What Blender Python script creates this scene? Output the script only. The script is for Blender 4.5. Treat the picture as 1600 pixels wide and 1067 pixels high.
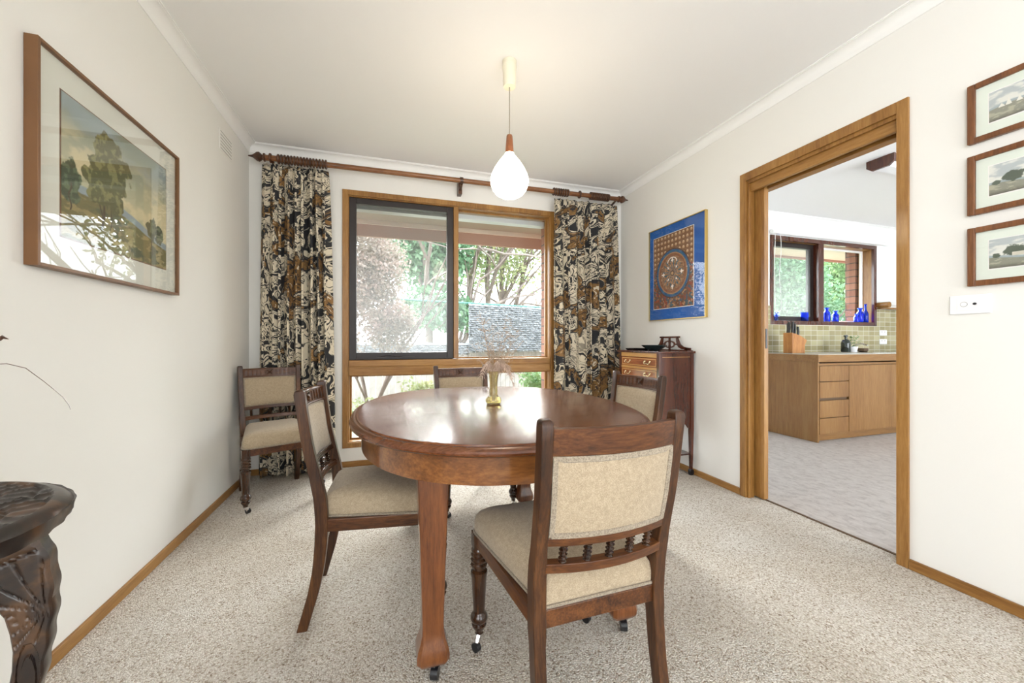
import bpy, math, random
import numpy as np
from mathutils import Vector, Matrix
random.seed(7); RNG = np.random.RandomState(11)
PI = math.pi
for o in list(bpy.data.objects): bpy.data.objects.remove(o)
SC = bpy.context.scene
COL = SC.collection

# ------------------------------------------------------------------ camera
PSI = 0.3058
cd = bpy.data.cameras.new('camera'); cam = bpy.data.objects.new('camera', cd); COL.objects.link(cam)
cam.location = (0, 0, 0.9756); cam.rotation_euler = (PI/2, 0, -PSI)
cd.sensor_width = 36.0; cd.lens = 36.0*608/1600; cd.clip_start = 0.03; cd.clip_end = 200
cd.shift_y = -0.0005
SC.camera = cam
# ------------------------------------------------------------------ view
vs = SC.view_settings
vs.view_transform = 'Standard'; vs.look = 'None'; vs.gamma = 1.0; vs.use_curve_mapping = False
vs.exposure = 0.76
# ------------------------------------------------------------------ sky (bright overcast)
W = bpy.data.worlds.new('overcast_sky'); SC.world = W; W.use_nodes = True
nt = W.node_tree; bg = nt.nodes['Background']
tc = nt.nodes.new('ShaderNodeTexCoord'); sx = nt.nodes.new('ShaderNodeSeparateXYZ'); rp = nt.nodes.new('ShaderNodeValToRGB')
nt.links.new(tc.outputs['Generated'], sx.inputs[0]); nt.links.new(sx.outputs['Z'], rp.inputs[0]); nt.links.new(rp.outputs[0], bg.inputs[0])
rp.color_ramp.elements[0].position = 0.0; rp.color_ramp.elements[0].color = (0.93, 0.96, 1, 1)
rp.color_ramp.elements[1].position = 0.9; rp.color_ramp.elements[1].color = (0.80, 0.90, 1, 1)
bg.inputs[1].default_value = 6.0

def add_light(name, kind, loc, direction, energy, color=(1, 1, 1), size=None, size_y=None, angle=None, portal=False):
    l = bpy.data.lights.new(name, kind); l.energy = energy; l.color = color
    if kind == 'AREA':
        l.shape = 'RECTANGLE'; l.size = size; l.size_y = size_y
        if portal: l.cycles.is_portal = True
    if angle: l.angle = angle
    o = bpy.data.objects.new(name, l); COL.objects.link(o); o.location = loc
    o.rotation_euler = Vector(direction).to_track_quat('-Z', 'Y').to_euler()
    return o
# bright part of the overcast sky, beyond the garden
add_light('sky_glow_sun', 'SUN', (0, 8, 8), (-0.20, -1.0, -0.60), 16.0, (1, 0.98, 0.95), angle=math.radians(50))
# light portals at the windows
add_light('portal_dining', 'AREA', (0.54, 3.56, 1.15), (0, -1, 0), 1, size=1.8, size_y=2.0, portal=True)
add_light('portal_kitchen', 'AREA', (4.9, 3.56, 1.66), (0, -1, 0), 1, size=1.8, size_y=1.0, portal=True)
# unseen rear portal, then two unseen fill lamps added to brighten both rooms
add_light('portal_rear', 'AREA', (1.22, -3.56, 1.1), (0, 1, 0), 1, size=1.55, size_y=2.1, portal=True)
add_light('added_fill_side', 'AREA', (-1.12, -1.75, 1.30), (1, 0.15, 0), 10, (0.80, 0.90, 1.0), size=2.1, size_y=1.7)
add_light('added_fill_kitchen', 'AREA', (4.6, -1.35, 1.2), (0, 1, 0), 18, (0.86, 0.93, 1.0), size=2.4, size_y=2.0)

# ------------------------------------------------------------------ mesh helper
class MB:
    def __init__(s): s.v = []; s.f = []
    def quad(s, pts):
        n = len(s.v); s.v += [tuple(p) for p in pts]; s.f.append(tuple(range(n, n+len(pts)))); return s
    def box(s, x0, x1, y0, y1, z0, z1):
        n = len(s.v)
        s.v += [(x0,y0,z0),(x1,y0,z0),(x1,y1,z0),(x0,y1,z0),(x0,y0,z1),(x1,y0,z1),(x1,y1,z1),(x0,y1,z1)]
        s.f += [tuple(n+i for i in q) for q in ((3,2,1,0),(4,5,6,7),(0,1,5,4),(1,2,6,5),(2,3,7,6),(3,0,4,7))]; return s
    def loft(s, rings, close=True, cap=True):
        n = len(s.v); m = len(rings[0])
        for r in rings: s.v += [tuple(p) for p in r]
        for i in range(len(rings)-1):
            for j in range(m if close else m-1):
                a = n+i*m+j; b = n+i*m+(j+1) % m
                s.f.append((a, b, b+m, a+m))
        if cap and close:
            s.f.append(tuple(n+j for j in range(m))[::-1]); k = n+(len(rings)-1)*m
            s.f.append(tuple(k+j for j in range(m)))
        return s
    def lathe(s, prof, c=(0,0,0), seg=24, cap=True):      # prof: list of (r, z), going up
        rings = [[(c[0]+r*math.cos(2*PI*j/seg), c[1]+r*math.sin(2*PI*j/seg), c[2]+z) for j in range(seg)] for r, z in prof]
        return s.loft(rings, True, cap)
    def tube(s, pts, rad, seg=8, cap=True, flat=1.0):
        pts = [Vector(p) for p in pts]; rings = []; up = None
        for i, p in enumerate(pts):
            t = (pts[min(i+1, len(pts)-1)]-pts[max(i-1, 0)])
            if t.length < 1e-9: t = Vector((0,0,1))
            t.normalize()
            if up is None: up = t.orthogonal().normalized()
            up = (up-t*up.dot(t))
            if up.length < 1e-6: up = t.orthogonal()
            up.normalize(); b = t.cross(up)
            r = rad[i] if hasattr(rad, '__len__') else rad
            rings.append([p+(up*math.cos(2*PI*j/seg)+b*math.sin(2*PI*j/seg)*flat)*r for j in range(seg)])
        return s.loft(rings, True, cap)
    def prism(s, poly, axis, a, b):                        # 2D polygon extruded along axis
        def P(u, w, t): return {'x': (t,u,w), 'y': (u,t,w), 'z': (u,w,t)}[axis]
        return s.loft([[P(u, w, a) for u, w in poly], [P(u, w, b) for u, w in poly]])
    def build(s, name, mat, parent=None, smooth=None, bevel=0, seg=2, uv=None, recalc=True):
        me = bpy.data.meshes.new(name); me.from_pydata(s.v, [], s.f); me.update()
        if recalc:
            import bmesh
            bm = bmesh.new(); bm.from_mesh(me); bmesh.ops.recalc_face_normals(bm, faces=bm.faces); bm.to_mesh(me); bm.free()
        if uv is not None:
            l = me.uv_layers.new(name='UVMap')
            vi = np.zeros(len(me.loops), dtype=np.int32); me.loops.foreach_get('vertex_index', vi)
            l.data.foreach_set('uv', np.asarray(uv, dtype=np.float32)[vi].ravel())
        me.materials.append(mat)
        if smooth is not None:
            me.polygons.foreach_set('use_smooth', [True]*len(me.polygons))
            if smooth < 180: me.set_sharp_from_angle(angle=math.radians(smooth))
        o = bpy.data.objects.new(name, me); COL.objects.link(o)
        if parent: o.parent = parent
        if bevel:
            m = o.modifiers.new('bevel', 'BEVEL'); m.width = bevel; m.segments = seg; m.limit_method = 'ANGLE'; m.angle_limit = math.radians(35)
        return o
def box(*a): return MB().box(*a)
def tag(o, label=None, cat=None, group=None, kind=None):
    if label: o['label'] = label
    if cat: o['category'] = cat
    if group: o['group'] = group
    if kind: o['kind'] = kind
    return o
def thing(name, label, cat, loc=(0,0,0), rz=0, group=None):
    o = bpy.data.objects.new(name, None); COL.objects.link(o); o.location = loc; o.rotation_euler = (0,0,rz); o.empty_display_size = .05
    return tag(o, label, cat, group)
def struct(name, loc=(0,0,0)):
    o = bpy.data.objects.new(name, None); COL.objects.link(o); o.location = loc; o['kind'] = 'structure'; return o
def copy_tree(o, parent=None):
    c = o.copy(); COL.objects.link(c); c.parent = parent
    for ch in [x for x in COL.objects if x.parent == o]: copy_tree(ch, c)
    return c

# ------------------------------------------------------------------ materials
def newmat(name):
    m = bpy.data.materials.new(name); m.use_nodes = True; nt = m.node_tree
    return m, nt, nt.nodes['Principled BSDF']
def N(nt, t, **kw):
    n = nt.nodes.new(t)
    for k, v in kw.items(): setattr(n, k, v)
    return n
def ramp(nt, stops, fac=None, interp='LINEAR'):
    r = N(nt, 'ShaderNodeValToRGB'); cr = r.color_ramp; cr.interpolation = interp
    while len(cr.elements) < len(stops): cr.elements.new(0.5)
    for e, (p, c) in zip(cr.elements, stops): e.position = p; e.color = (*c, 1)
    if fac is not None: nt.links.new(fac, r.inputs[0])
    return r
def coords(nt, scale=(1,1,1), src='Object', rot=(0,0,0)):
    t = N(nt, 'ShaderNodeTexCoord'); mp = N(nt, 'ShaderNodeMapping'); mp.inputs['Scale'].default_value = scale; mp.inputs['Rotation'].default_value = rot
    nt.links.new(t.outputs[src], mp.inputs[0]); return mp.outputs[0]
def noise(nt, vec, scale, detail=3, rough=.55, dist=0):
    n = N(nt, 'ShaderNodeTexNoise'); n.inputs['Scale'].default_value = scale; n.inputs['Detail'].default_value = detail
    n.inputs['Roughness'].default_value = rough; n.inputs['Distortion'].default_value = dist
    nt.links.new(vec, n.inputs['Vector']); return n.outputs['Fac']
def bump(nt, b, h, strength=.3, dist=.002):
    n = N(nt, 'ShaderNodeBump'); n.inputs['Strength'].default_value = strength; n.inputs['Distance'].default_value = dist
    nt.links.new(h, n.inputs['Height']); nt.links.new(n.outputs[0], b.inputs['Normal'])
def plain(name, col, rough=.5, metal=0, bmp=None, var=0, coat=0, spec=.5):
    m, nt, b = newmat(name); b.inputs['Base Color'].default_value = (*col, 1); b.inputs['Roughness'].default_value = rough
    b.inputs['Metallic'].default_value = metal; b.inputs['Coat Weight'].default_value = coat; b.inputs['Specular IOR Level'].default_value = spec
    v = coords(nt)
    if var:
        n = noise(nt, v, 6, 4); r = ramp(nt, [(.3, tuple(c*(1-var) for c in col)), (.7, tuple(min(1, c*(1+var)) for c in col))], n); nt.links.new(r.outputs[0], b.inputs['Base Color'])
    if bmp: bump(nt, b, noise(nt, v, bmp[0], 3), bmp[1], .002)
    return m
def wood(name, dark, mid, light, axis='z', scale=1.0, rough=.35, coat=.3, ring=9.0, bmp=.08):
    m, nt, b = newmat(name); k = {'x': (.09,1,1), 'y': (1,.09,1), 'z': (1,1,.09)}[axis]
    v = coords(nt, tuple(q*scale for q in k))
    n1 = noise(nt, v, ring, 3, .5, 1.2); n2 = noise(nt, v, ring*14, 4, .7, .2)
    mx = N(nt, 'ShaderNodeMix', data_type='FLOAT'); mx.inputs[0].default_value = .5
    nt.links.new(n1, mx.inputs[2]); nt.links.new(n2, mx.inputs[3])
    r = ramp(nt, [(.36, dark), (.5, mid), (.64, light)], mx.outputs[0]); nt.links.new(r.outputs[0], b.inputs['Base Color'])
    b.inputs['Roughness'].default_value = rough; b.inputs['Coat Weight'].default_value = coat; b.inputs['Coat Roughness'].default_value = .12; b.inputs['Specular IOR Level'].default_value = .38
    bump(nt, b, n2, bmp, .001); return m
def fabric(name, c0, c1, scale=420, rough=.9):
    m, nt, b = newmat(name); v = coords(nt)
    w = N(nt, 'ShaderNodeTexVoronoi'); w.inputs['Scale'].default_value = scale; nt.links.new(v, w.inputs['Vector'])
    r = ramp(nt, [(.0, c1), (.75, c0)], w.outputs['Distance']); n = noise(nt, v, 90, 3)
    mx = N(nt, 'ShaderNodeMix', data_type='RGBA', blend_type='MULTIPLY'); mx.inputs[0].default_value = .35
    r2 = ramp(nt, [(.35, (.62,.6,.57)), (.6, (1,1,1))], n)
    nt.links.new(r.outputs[0], mx.inputs[6]); nt.links.new(r2.outputs[0], mx.inputs[7]); nt.links.new(mx.outputs[2], b.inputs['Base Color'])
    b.inputs['Roughness'].default_value = rough; b.inputs['Specular IOR Level'].default_value = .2
    b.inputs['Sheen Weight'].default_value = .25
    bump(nt, b, w.outputs['Distance'], .5, .0012); return m
def thinglass(name, tint=(1,1,1), rough=0.0, base=.028):
    m, nt, b = newmat(name); nt.nodes.remove(b); out = nt.nodes['Material Output']
    t = N(nt, 'ShaderNodeBsdfTransparent'); t.inputs[0].default_value = (*tint, 1)
    g = N(nt, 'ShaderNodeBsdfGlossy'); g.inputs['Roughness'].default_value = rough
    lw = N(nt, 'ShaderNodeLayerWeight'); lw.inputs[0].default_value = .5; mx = N(nt, 'ShaderNodeMixShader')
    pw = N(nt, 'ShaderNodeMath', operation='POWER'); pw.inputs[1].default_value = 4.5; nt.links.new(lw.outputs['Facing'], pw.inputs[0])
    fr = N(nt, 'ShaderNodeMath', operation='MULTIPLY_ADD'); fr.inputs[1].default_value = .85; fr.inputs[2].default_value = base; nt.links.new(pw.outputs[0], fr.inputs[0])
    nt.links.new(fr.outputs[0], mx.inputs[0]); nt.links.new(t.outputs[0], mx.inputs[1]); nt.links.new(g.outputs[0], mx.inputs[2]); nt.links.new(mx.outputs[0], out.inputs[0])
    return m
def solidglass(name, col, rough=.02):
    m, nt, b = newmat(name); b.inputs['Base Color'].default_value = (*col, 1); b.inputs['Transmission Weight'].default_value = .9
    b.inputs['Roughness'].default_value = rough; b.inputs['IOR'].default_value = 1.45; return m
def emit(name, col, s):
    m, nt, b = newmat(name); b.inputs['Base Color'].default_value = (*col, 1); b.inputs['Emission Color'].default_value = (*col, 1); b.inputs['Emission Strength'].default_value = s; return m
def vcol(name, rough=.8):
    m, nt, b = newmat(name); a = N(nt, 'ShaderNodeVertexColor'); a.layer_name = 'paint'; nt.links.new(a.outputs[0], b.inputs['Base Color']); b.inputs['Roughness'].default_value = rough; return m

M = {}
M['wall'] = plain('cream_paint', (.80,.78,.735), .75, bmp=(60,.05))
M['wall_k'] = plain('kitchen_paint', (.80,.80,.79), .75, bmp=(60,.05))
M['ceil'] = plain('ceiling_paint', (.85,.84,.83), .85)
M['trim_white'] = plain('cornice_paint', (.86,.85,.83), .7)
M['honey_z'] = wood('honey_timber_vertical', (.19,.080,.017), (.29,.137,.033), (.38,.195,.055), 'z', 1, .4, .15, 7, .05)
M['honey_x'] = wood('honey_timber_crosswise', (.19,.080,.017), (.29,.137,.033), (.38,.195,.055), 'x', 1, .4, .15, 7, .05)
M['honey_y'] = wood('honey_timber_lengthwise', (.19,.080,.017), (.29,.137,.033), (.38,.195,.055), 'y', 1, .4, .15, 7, .05)
M['chair_z'] = wood('dark_walnut_upright', (.016,.005,.0015), (.050,.017,.005), (.115,.044,.013), 'z', 1.6, .38, .15, 8, .1)
M['chair_x'] = wood('dark_walnut_rail', (.024,.007,.002), (.085,.027,.007), (.165,.060,.016), 'x', 1.6, .38, .15, 8, .1)
M['chair_y'] = wood('dark_walnut_side', (.024,.007,.002), (.085,.027,.007), (.165,.060,.016), 'y', 1.6, .38, .15, 8, .1)
M['chair_leg'] = wood('turned_walnut', (.012,.005,.0025), (.035,.013,.005), (.07,.028,.010), 'z', 1.6, .25, .5, 8, .05)
M['table_top'] = wood('polished_mahogany_top', (.055,.015,.004), (.125,.037,.011), (.19,.065,.021), 'x', 1.3, .27, .3, 6, .03)
M['table_apron'] = wood('polished_mahogany_apron', (.10,.032,.008), (.21,.075,.018), (.33,.135,.034), 'x', 1.3, .28, .6, 6, .03)
M['table_leg'] = wood('polished_mahogany_leg', (.065,.018,.005), (.15,.046,.012), (.23,.080,.022), 'z', 1.3, .28, .6, 6, .03)
M['cab_z'] = wood('cabinet_mahogany', (.035,.007,.003), (.075,.016,.006), (.115,.030,.011), 'z', 1.5, .25, .6, 5, .02)
M['cab_y'] = wood('cabinet_drawer_veneer', (.16,.042,.014), (.26,.075,.024), (.36,.12,.04), 'y', 1.5, .25, .6, 5, .02)
M['inlay'] = wood('satinwood_banding', (.36,.16,.035), (.50,.25,.065), (.60,.33,.10), 'y', 1.5, .3, .5, 5, .02)
M['brass'] = plain('aged_brass', (.80,.66,.38), .25, 1)
M['gilt'] = plain('gilt_frame', (.62,.45,.16), .35, .8)
M['frame_brown'] = plain('bronze_brown_frame', (.19,.088,.034), .4, .1, var=.1)
M['frame_wood'] = wood('reddish_frame_timber', (.10,.035,.012), (.17,.062,.02), (.23,.09,.032), 'z', 1.5, .4, .2, 8, .03)
M['fabric'] = fabric('oatmeal_upholstery', (.47,.375,.26), (.29,.22,.14))
M['braid'] = fabric('gimp_braid', (.36,.30,.225), (.18,.14,.10), 260)
M['chrome'] = plain('chrome', (.8,.8,.82), .12, 1)
M['black'] = plain('black_castor', (.012,.012,.014), .3)
M['dark_sash'] = plain('dark_bronze_aluminium', (.016,.009,.008), .42, 0)
M['alu'] = plain('pale_aluminium', (.65,.66,.68), .35, .6)
M['glass'] = thinglass('window_pane_glass', (.97,.985,.98), base=.012)
def screen_mat():
    m, nt, b = newmat('fine_insect_mesh'); b.inputs['Base Color'].default_value = (.55,.57,.57,1); b.inputs['Roughness'].default_value = .8
    t = N(nt, 'ShaderNodeBsdfTransparent'); mx = N(nt, 'ShaderNodeMixShader'); mx.inputs[0].default_value = .12
    tl = N(nt, 'ShaderNodeBsdfTranslucent'); tl.inputs[0].default_value = (.6,.62,.62,1); m2 = N(nt, 'ShaderNodeMixShader'); m2.inputs[0].default_value = .5
    nt.links.new(b.outputs[0], m2.inputs[1]); nt.links.new(tl.outputs[0], m2.inputs[2]); nt.links.new(t.outputs[0], mx.inputs[1]); nt.links.new(m2.outputs[0], mx.inputs[2])
    nt.links.new(mx.outputs[0], nt.nodes['Material Output'].inputs[0]); return m
M['screen'] = screen_mat()
M['picglass'] = thinglass('picture_glass')
M['white_plastic'] = plain('white_plastic', (.85,.85,.86), .3)
M['cream_plastic'] = plain('cream_plastic', (.80,.74,.58), .35)
M['grey_slot'] = plain('slot_grey', (.35,.33,.30), .8)
M['rod'] = wood('curtain_pole_timber', (.08,.025,.008), (.19,.07,.022), (.30,.13,.045), 'x', 1.5, .35, .4, 8, .03)
M['rodd'] = wood('curtain_pole_dark_turning', (.03,.012,.006), (.07,.026,.011), (.12,.045,.018), 'z', 1.5, .35, .4, 8, .03)
M['bulb'] = emit('opal_glass_lit', (1,.86,.66), 14.0)
M['teak'] = wood('pendant_teak', (.16,.05,.018), (.25,.085,.03), (.33,.13,.05), 'z', 2, .35, .3, 8, .03)
M['cord'] = plain('beige_cord', (.30,.26,.21), .6)
M['vase'] = solidglass('amber_glass', (.93,.84,.52))
M['dry'] = plain('dried_grass', (.42,.31,.22), .9)
M['dry_pink'] = plain('dried_plume', (.62,.46,.36), .9)
M['bowl'] = plain('black_green_glaze', (.012,.03,.032), .12, coat=.6)
M['tray'] = plain('black_lacquer', (.012,.010,.010), .15)
M['kwood_z'] = wood('kitchen_veneer_upright', (.19,.088,.026), (.255,.125,.040), (.31,.165,.058), 'z', 1, .45, .1, 5, .02)
M['kwood_y'] = wood('kitchen_veneer_side', (.19,.088,.026), (.255,.125,.040), (.31,.165,.058), 'z', 1, .45, .1, 4, .02)
M['kwood_x'] = wood('kitchen_bench_edge', (.19,.088,.026), (.255,.125,.040), (.31,.165,.058), 'x', 1, .4, .1, 5, .02)
M['kdark'] = plain('kitchen_recess', (.10,.055,.025), .6)
M['ktop'] = plain('kitchen_laminate', (.45,.43,.40), .25)
M['blue'] = solidglass('cobalt_glass', (.03,.12,.85))
M['bottle'] = plain('dark_bottle', (.012,.018,.012), .12, coat=.4)
M['green'] = plain('herb_green', (.10,.22,.05), .7, var=.3)
M['knifewood'] = wood('knife_block_timber', (.30,.11,.03), (.45,.19,.055), (.55,.27,.09), 'z', 2, .35, .3, 8, .02)
M['soffit'] = plain('eave_soffit_paint', (.36,.29,.245), .8)
M['cream_out'] = plain('eave_cream_trim', (.72,.64,.55), .7)
M['fascia'] = plain('salmon_fascia', (.42,.26,.20), .7)
M['kfascia'] = plain('cream_fascia', (.80,.74,.66), .7)

def carpet_mat():
    m, nt, b = newmat('berber_carpet'); v = coords(nt)
    w = N(nt, 'ShaderNodeTexVoronoi'); w.inputs['Scale'].default_value = 210; nt.links.new(v, w.inputs['Vector'])
    fleck = N(nt, 'ShaderNodeSeparateColor'); nt.links.new(w.outputs['Color'], fleck.inputs[0])
    r = ramp(nt, [(0, (.32,.25,.19)), (.06, (.50,.43,.35)), (.25, (.66,.61,.54)), (.70, (.78,.74,.68)), (1, (.88,.85,.80))], fleck.outputs[0])
    n = noise(nt, v, 2.2, 3); r2 = ramp(nt, [(.35, (.88,.85,.81)), (.65, (1,1,1))], n)
    d = ramp(nt, [(.3, (1,1,1)), (.85, (.60,.55,.50))], w.outputs['Distance'])
    mx = N(nt, 'ShaderNodeMix', data_type='RGBA', blend_type='MULTIPLY'); mx.inputs[0].default_value = 1
    my = N(nt, 'ShaderNodeMix', data_type='RGBA', blend_type='MULTIPLY'); my.inputs[0].default_value = .65
    nt.links.new(r.outputs[0], mx.inputs[6]); nt.links.new(r2.outputs[0], mx.inputs[7]); nt.links.new(mx.outputs[2], my.inputs[6]); nt.links.new(d.outputs[0], my.inputs[7])
    nt.links.new(my.outputs[2], b.inputs['Base Color']); b.inputs['Roughness'].default_value = 1; b.inputs['Specular IOR Level'].default_value = .1
    inv = N(nt, 'ShaderNodeMath', operation='SUBTRACT'); inv.inputs[0].default_value = 1; nt.links.new(w.outputs['Distance'], inv.inputs[1])
    bump(nt, b, inv.outputs[0], .8, .006); return m
M['carpet'] = carpet_mat()
def lino_mat():
    m, nt, b = newmat('mottled_kitchen_floor'); v = coords(nt, (1,.6,1), rot=(0,0,.3))
    n = noise(nt, v, 26, 6, .7, .6); r = ramp(nt, [(.3, (.34,.30,.285)), (.5, (.49,.45,.43)), (.7, (.57,.535,.51))], n)
    nt.links.new(r.outputs[0], b.inputs['Base Color']); b.inputs['Roughness'].default_value = .55; return m
M['lino'] = lino_mat()
def tile_mat():
    m, nt, b = newmat('mosaic_wall_tile'); t = N(nt, 'ShaderNodeTexCoord'); s = N(nt, 'ShaderNodeSeparateXYZ'); c = N(nt, 'ShaderNodeCombineXYZ')
    nt.links.new(t.outputs['Object'], s.inputs[0]); nt.links.new(s.outputs['X'], c.inputs['X']); nt.links.new(s.outputs['Z'], c.inputs['Y'])
    br = N(nt, 'ShaderNodeTexBrick'); br.offset = 0.0; br.squash = 1.0
    br.inputs['Scale'].default_value = 1; br.inputs['Brick Width'].default_value = .099; br.inputs['Row Height'].default_value = .0578
    br.inputs['Mortar Size'].default_value = .0028; br.inputs['Mortar Smooth'].default_value = .1; br.inputs['Bias'].default_value = 0
    br.inputs['Color1'].default_value = (.30,.255,.125,1); br.inputs['Color2'].default_value = (.47,.42,.25,1); br.inputs['Mortar'].default_value = (.62,.58,.46,1)
    nt.links.new(c.outputs[0], br.inputs['Vector']); nt.links.new(br.outputs['Color'], b.inputs['Base Color']); b.inputs['Roughness'].default_value = .25
    return m
M['tile'] = tile_mat()
def brick_mat():
    m, nt, b = newmat('red_brick'); t = N(nt, 'ShaderNodeTexCoord'); s = N(nt, 'ShaderNodeSeparateXYZ'); c = N(nt, 'ShaderNodeCombineXYZ'); ad = N(nt, 'ShaderNodeMath', operation='ADD')
    nt.links.new(t.outputs['Object'], s.inputs[0]); nt.links.new(s.outputs['X'], ad.inputs[0]); nt.links.new(s.outputs['Y'], ad.inputs[1]); nt.links.new(ad.outputs[0], c.inputs['X']); nt.links.new(s.outputs['Z'], c.inputs['Y'])
    br = N(nt, 'ShaderNodeTexBrick'); br.inputs['Scale'].default_value = 1; br.inputs['Brick Width'].default_value = .24; br.inputs['Row Height'].default_value = .086
    br.inputs['Mortar Size'].default_value = .006; br.inputs['Color1'].default_value = (.24,.11,.08,1); br.inputs['Color2'].default_value = (.34,.17,.12,1); br.inputs['Mortar'].default_value = (.10,.08,.07,1)
    nt.links.new(c.outputs[0], br.inputs['Vector']); nt.links.new(br.outputs['Color'], b.inputs['Base Color']); b.inputs['Roughness'].default_value = .9; return m
M['brick'] = brick_mat()
def curtain_mat():
    m, nt, b = newmat('marbled_print_cotton'); t = N(nt, 'ShaderNodeTexCoord'); mp = N(nt, 'ShaderNodeMapping'); nt.links.new(t.outputs['UV'], mp.inputs[0])
    v = mp.outputs[0]
    wz = N(nt, 'ShaderNodeTexNoise'); wz.inputs['Scale'].default_value = 3.4; wz.inputs['Detail'].default_value = 2; nt.links.new(v, wz.inputs['Vector'])
    mad = N(nt, 'ShaderNodeVectorMath', operation='MULTIPLY_ADD'); mad.inputs[1].default_value = (.5,.5,.5); nt.links.new(wz.outputs['Color'], mad.inputs[0]); nt.links.new(v, mad.inputs[2])
    wv = mad.outputs[0]
    a = noise(nt, wv, 6.4, 2, .55, 1.6)          # black swirls
    o = noise(nt, wv, 4.4, 1, .4, .6)           # ochre blobs
    fine = noise(nt, wv, 26, 2, .6, .8)
    cream = (.66,.58,.44); black = (.020,.020,.022); ochre = (.165,.088,.032); grey = (.25,.22,.17)
    r1 = ramp(nt, [(.0, black), (.425, black), (.437, cream), (.475, cream), (.487, black), (.515, black), (.53, cream), (.60, cream), (.612, grey), (.65, grey), (.665, cream)], a)
    r2 = ramp(nt, [(.565, (0,0,0)), (.577, (1,1,1))], o)
    r3 = ramp(nt, [(.42, black), (.46, ochre), (.64, (.27,.145,.045)), (.67, cream)], fine)
    mx = N(nt, 'ShaderNodeMix', data_type='RGBA'); nt.links.new(r2.outputs[0], mx.inputs[0]); nt.links.new(r1.outputs[0], mx.inputs[6]); nt.links.new(r3.outputs[0], mx.inputs[7])
    rim = ramp(nt, [(.535, (0,0,0)), (.542, (1,1,1)), (.567, (1,1,1)), (.575, (0,0,0))], o)
    m2 = N(nt, 'ShaderNodeMix', data_type='RGBA'); nt.links.new(rim.outputs[0], m2.inputs[0]); nt.links.new(mx.outputs[2], m2.inputs[6]); m2.inputs[7].default_value = (*black, 1)
    nt.links.new(m2.outputs[2], b.inputs['Base Color']); b.inputs['Roughness'].default_value = .85
    return m
M['curtain'] = curtain_mat()
def carved_mat(name):
    m, nt, b = newmat(name); v = coords(nt); n = noise(nt, v, 16, 4, .6, .5); n2 = noise(nt, v, 60, 3)
    r = ramp(nt, [(.38, (.010,.006,.005)), (.5, (.026,.013,.008)), (.62, (.085,.040,.017))], n); nt.links.new(r.outputs[0], b.inputs['Base Color'])
    b.inputs['Roughness'].default_value = .33; b.inputs['Coat Weight'].default_value = .15; bump(nt, b, n2, .25, .001); return m
M['carved'] = carved_mat('dark_carved_timber')
def leafmat(name, c0, c1, c2):
    m, nt, b = newmat(name); v = coords(nt); n = noise(nt, v, 3.5, 4, .7); r = ramp(nt, [(.3, c0), (.5, c1), (.7, c2)], n)
    nt.links.new(r.outputs[0], b.inputs['Base Color']); b.inputs['Roughness'].default_value = .55
    tr = N(nt, 'ShaderNodeBsdfTranslucent'); nt.links.new(r.outputs[0], tr.inputs[0]); mx = N(nt, 'ShaderNodeMixShader'); mx.inputs[0].default_value = .35
    nt.links.new(b.outputs[0], mx.inputs[1]); nt.links.new(tr.outputs[0], mx.inputs[2]); nt.links.new(mx.outputs[0], nt.nodes['Material Output'].inputs[0]); return m
M['leaf_green'] = leafmat('green_leaves', (.08,.16,.06), (.17,.28,.11), (.32,.42,.19))
M['leaf_dark'] = leafmat('dark_green_leaves', (.06,.14,.075), (.12,.23,.12), (.22,.34,.19))
M['leaf_pink'] = leafmat('pinkish_bronze_leaves', (.18,.16,.11), (.30,.245,.20), (.46,.33,.30))
M['leaf_olive'] = leafmat('olive_leaves', (.14,.18,.08), (.26,.29,.14), (.42,.40,.20))
M['bark'] = plain('grey_bark', (.17,.135,.115), .9, bmp=(30,.6), var=.3)
M['paling'] = plain('weathered_palings', (.33,.30,.27), .9, var=.15)
M['pipe'] = plain('green_pipe', (.03,.15,.11), .4)
M['grass'] = plain('lawn', (.16,.17,.11), .95, var=.3)
def brush_mat():
    m, nt, b = newmat('brushwood_screen'); v = coords(nt, (7,7,70)); n = noise(nt, v, 1.5, 5, .8, .4)
    r = ramp(nt, [(.36, (.05,.055,.06)), (.5, (.17,.18,.19)), (.6, (.34,.35,.36)), (.68, (.6,.61,.61))], n); nt.links.new(r.outputs[0], b.inputs['Base Color']); b.inputs['Roughness'].default_value = .9
    bump(nt, b, n, .8, .02); return m
M['brush'] = brush_mat()

# ------------------------------------------------------------------ room shell
XL, XR, YB, H = -.968, 2.129, 3.259, 2.4
YR = -3.4; XK0, XK1, YK = 2.25, 6.9, -1.1
def S(name, mb, mat, **k):
    o = mb.build(name, mat, **k); o['kind'] = 'structure'; return o
S('floor', box(XL-.1, 2.205, YR-.1, YB+.08, -.1, 0), M['carpet'])
S('floor_kitchen', box(2.205, XK1+.1, YK-.1, YB+.08, -.1, -.003), M['lino'])
S('ceiling', box(XL-.1, XK1+.1, YR-.1, YB+.1, H, H+.1), M['ceil'])

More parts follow.
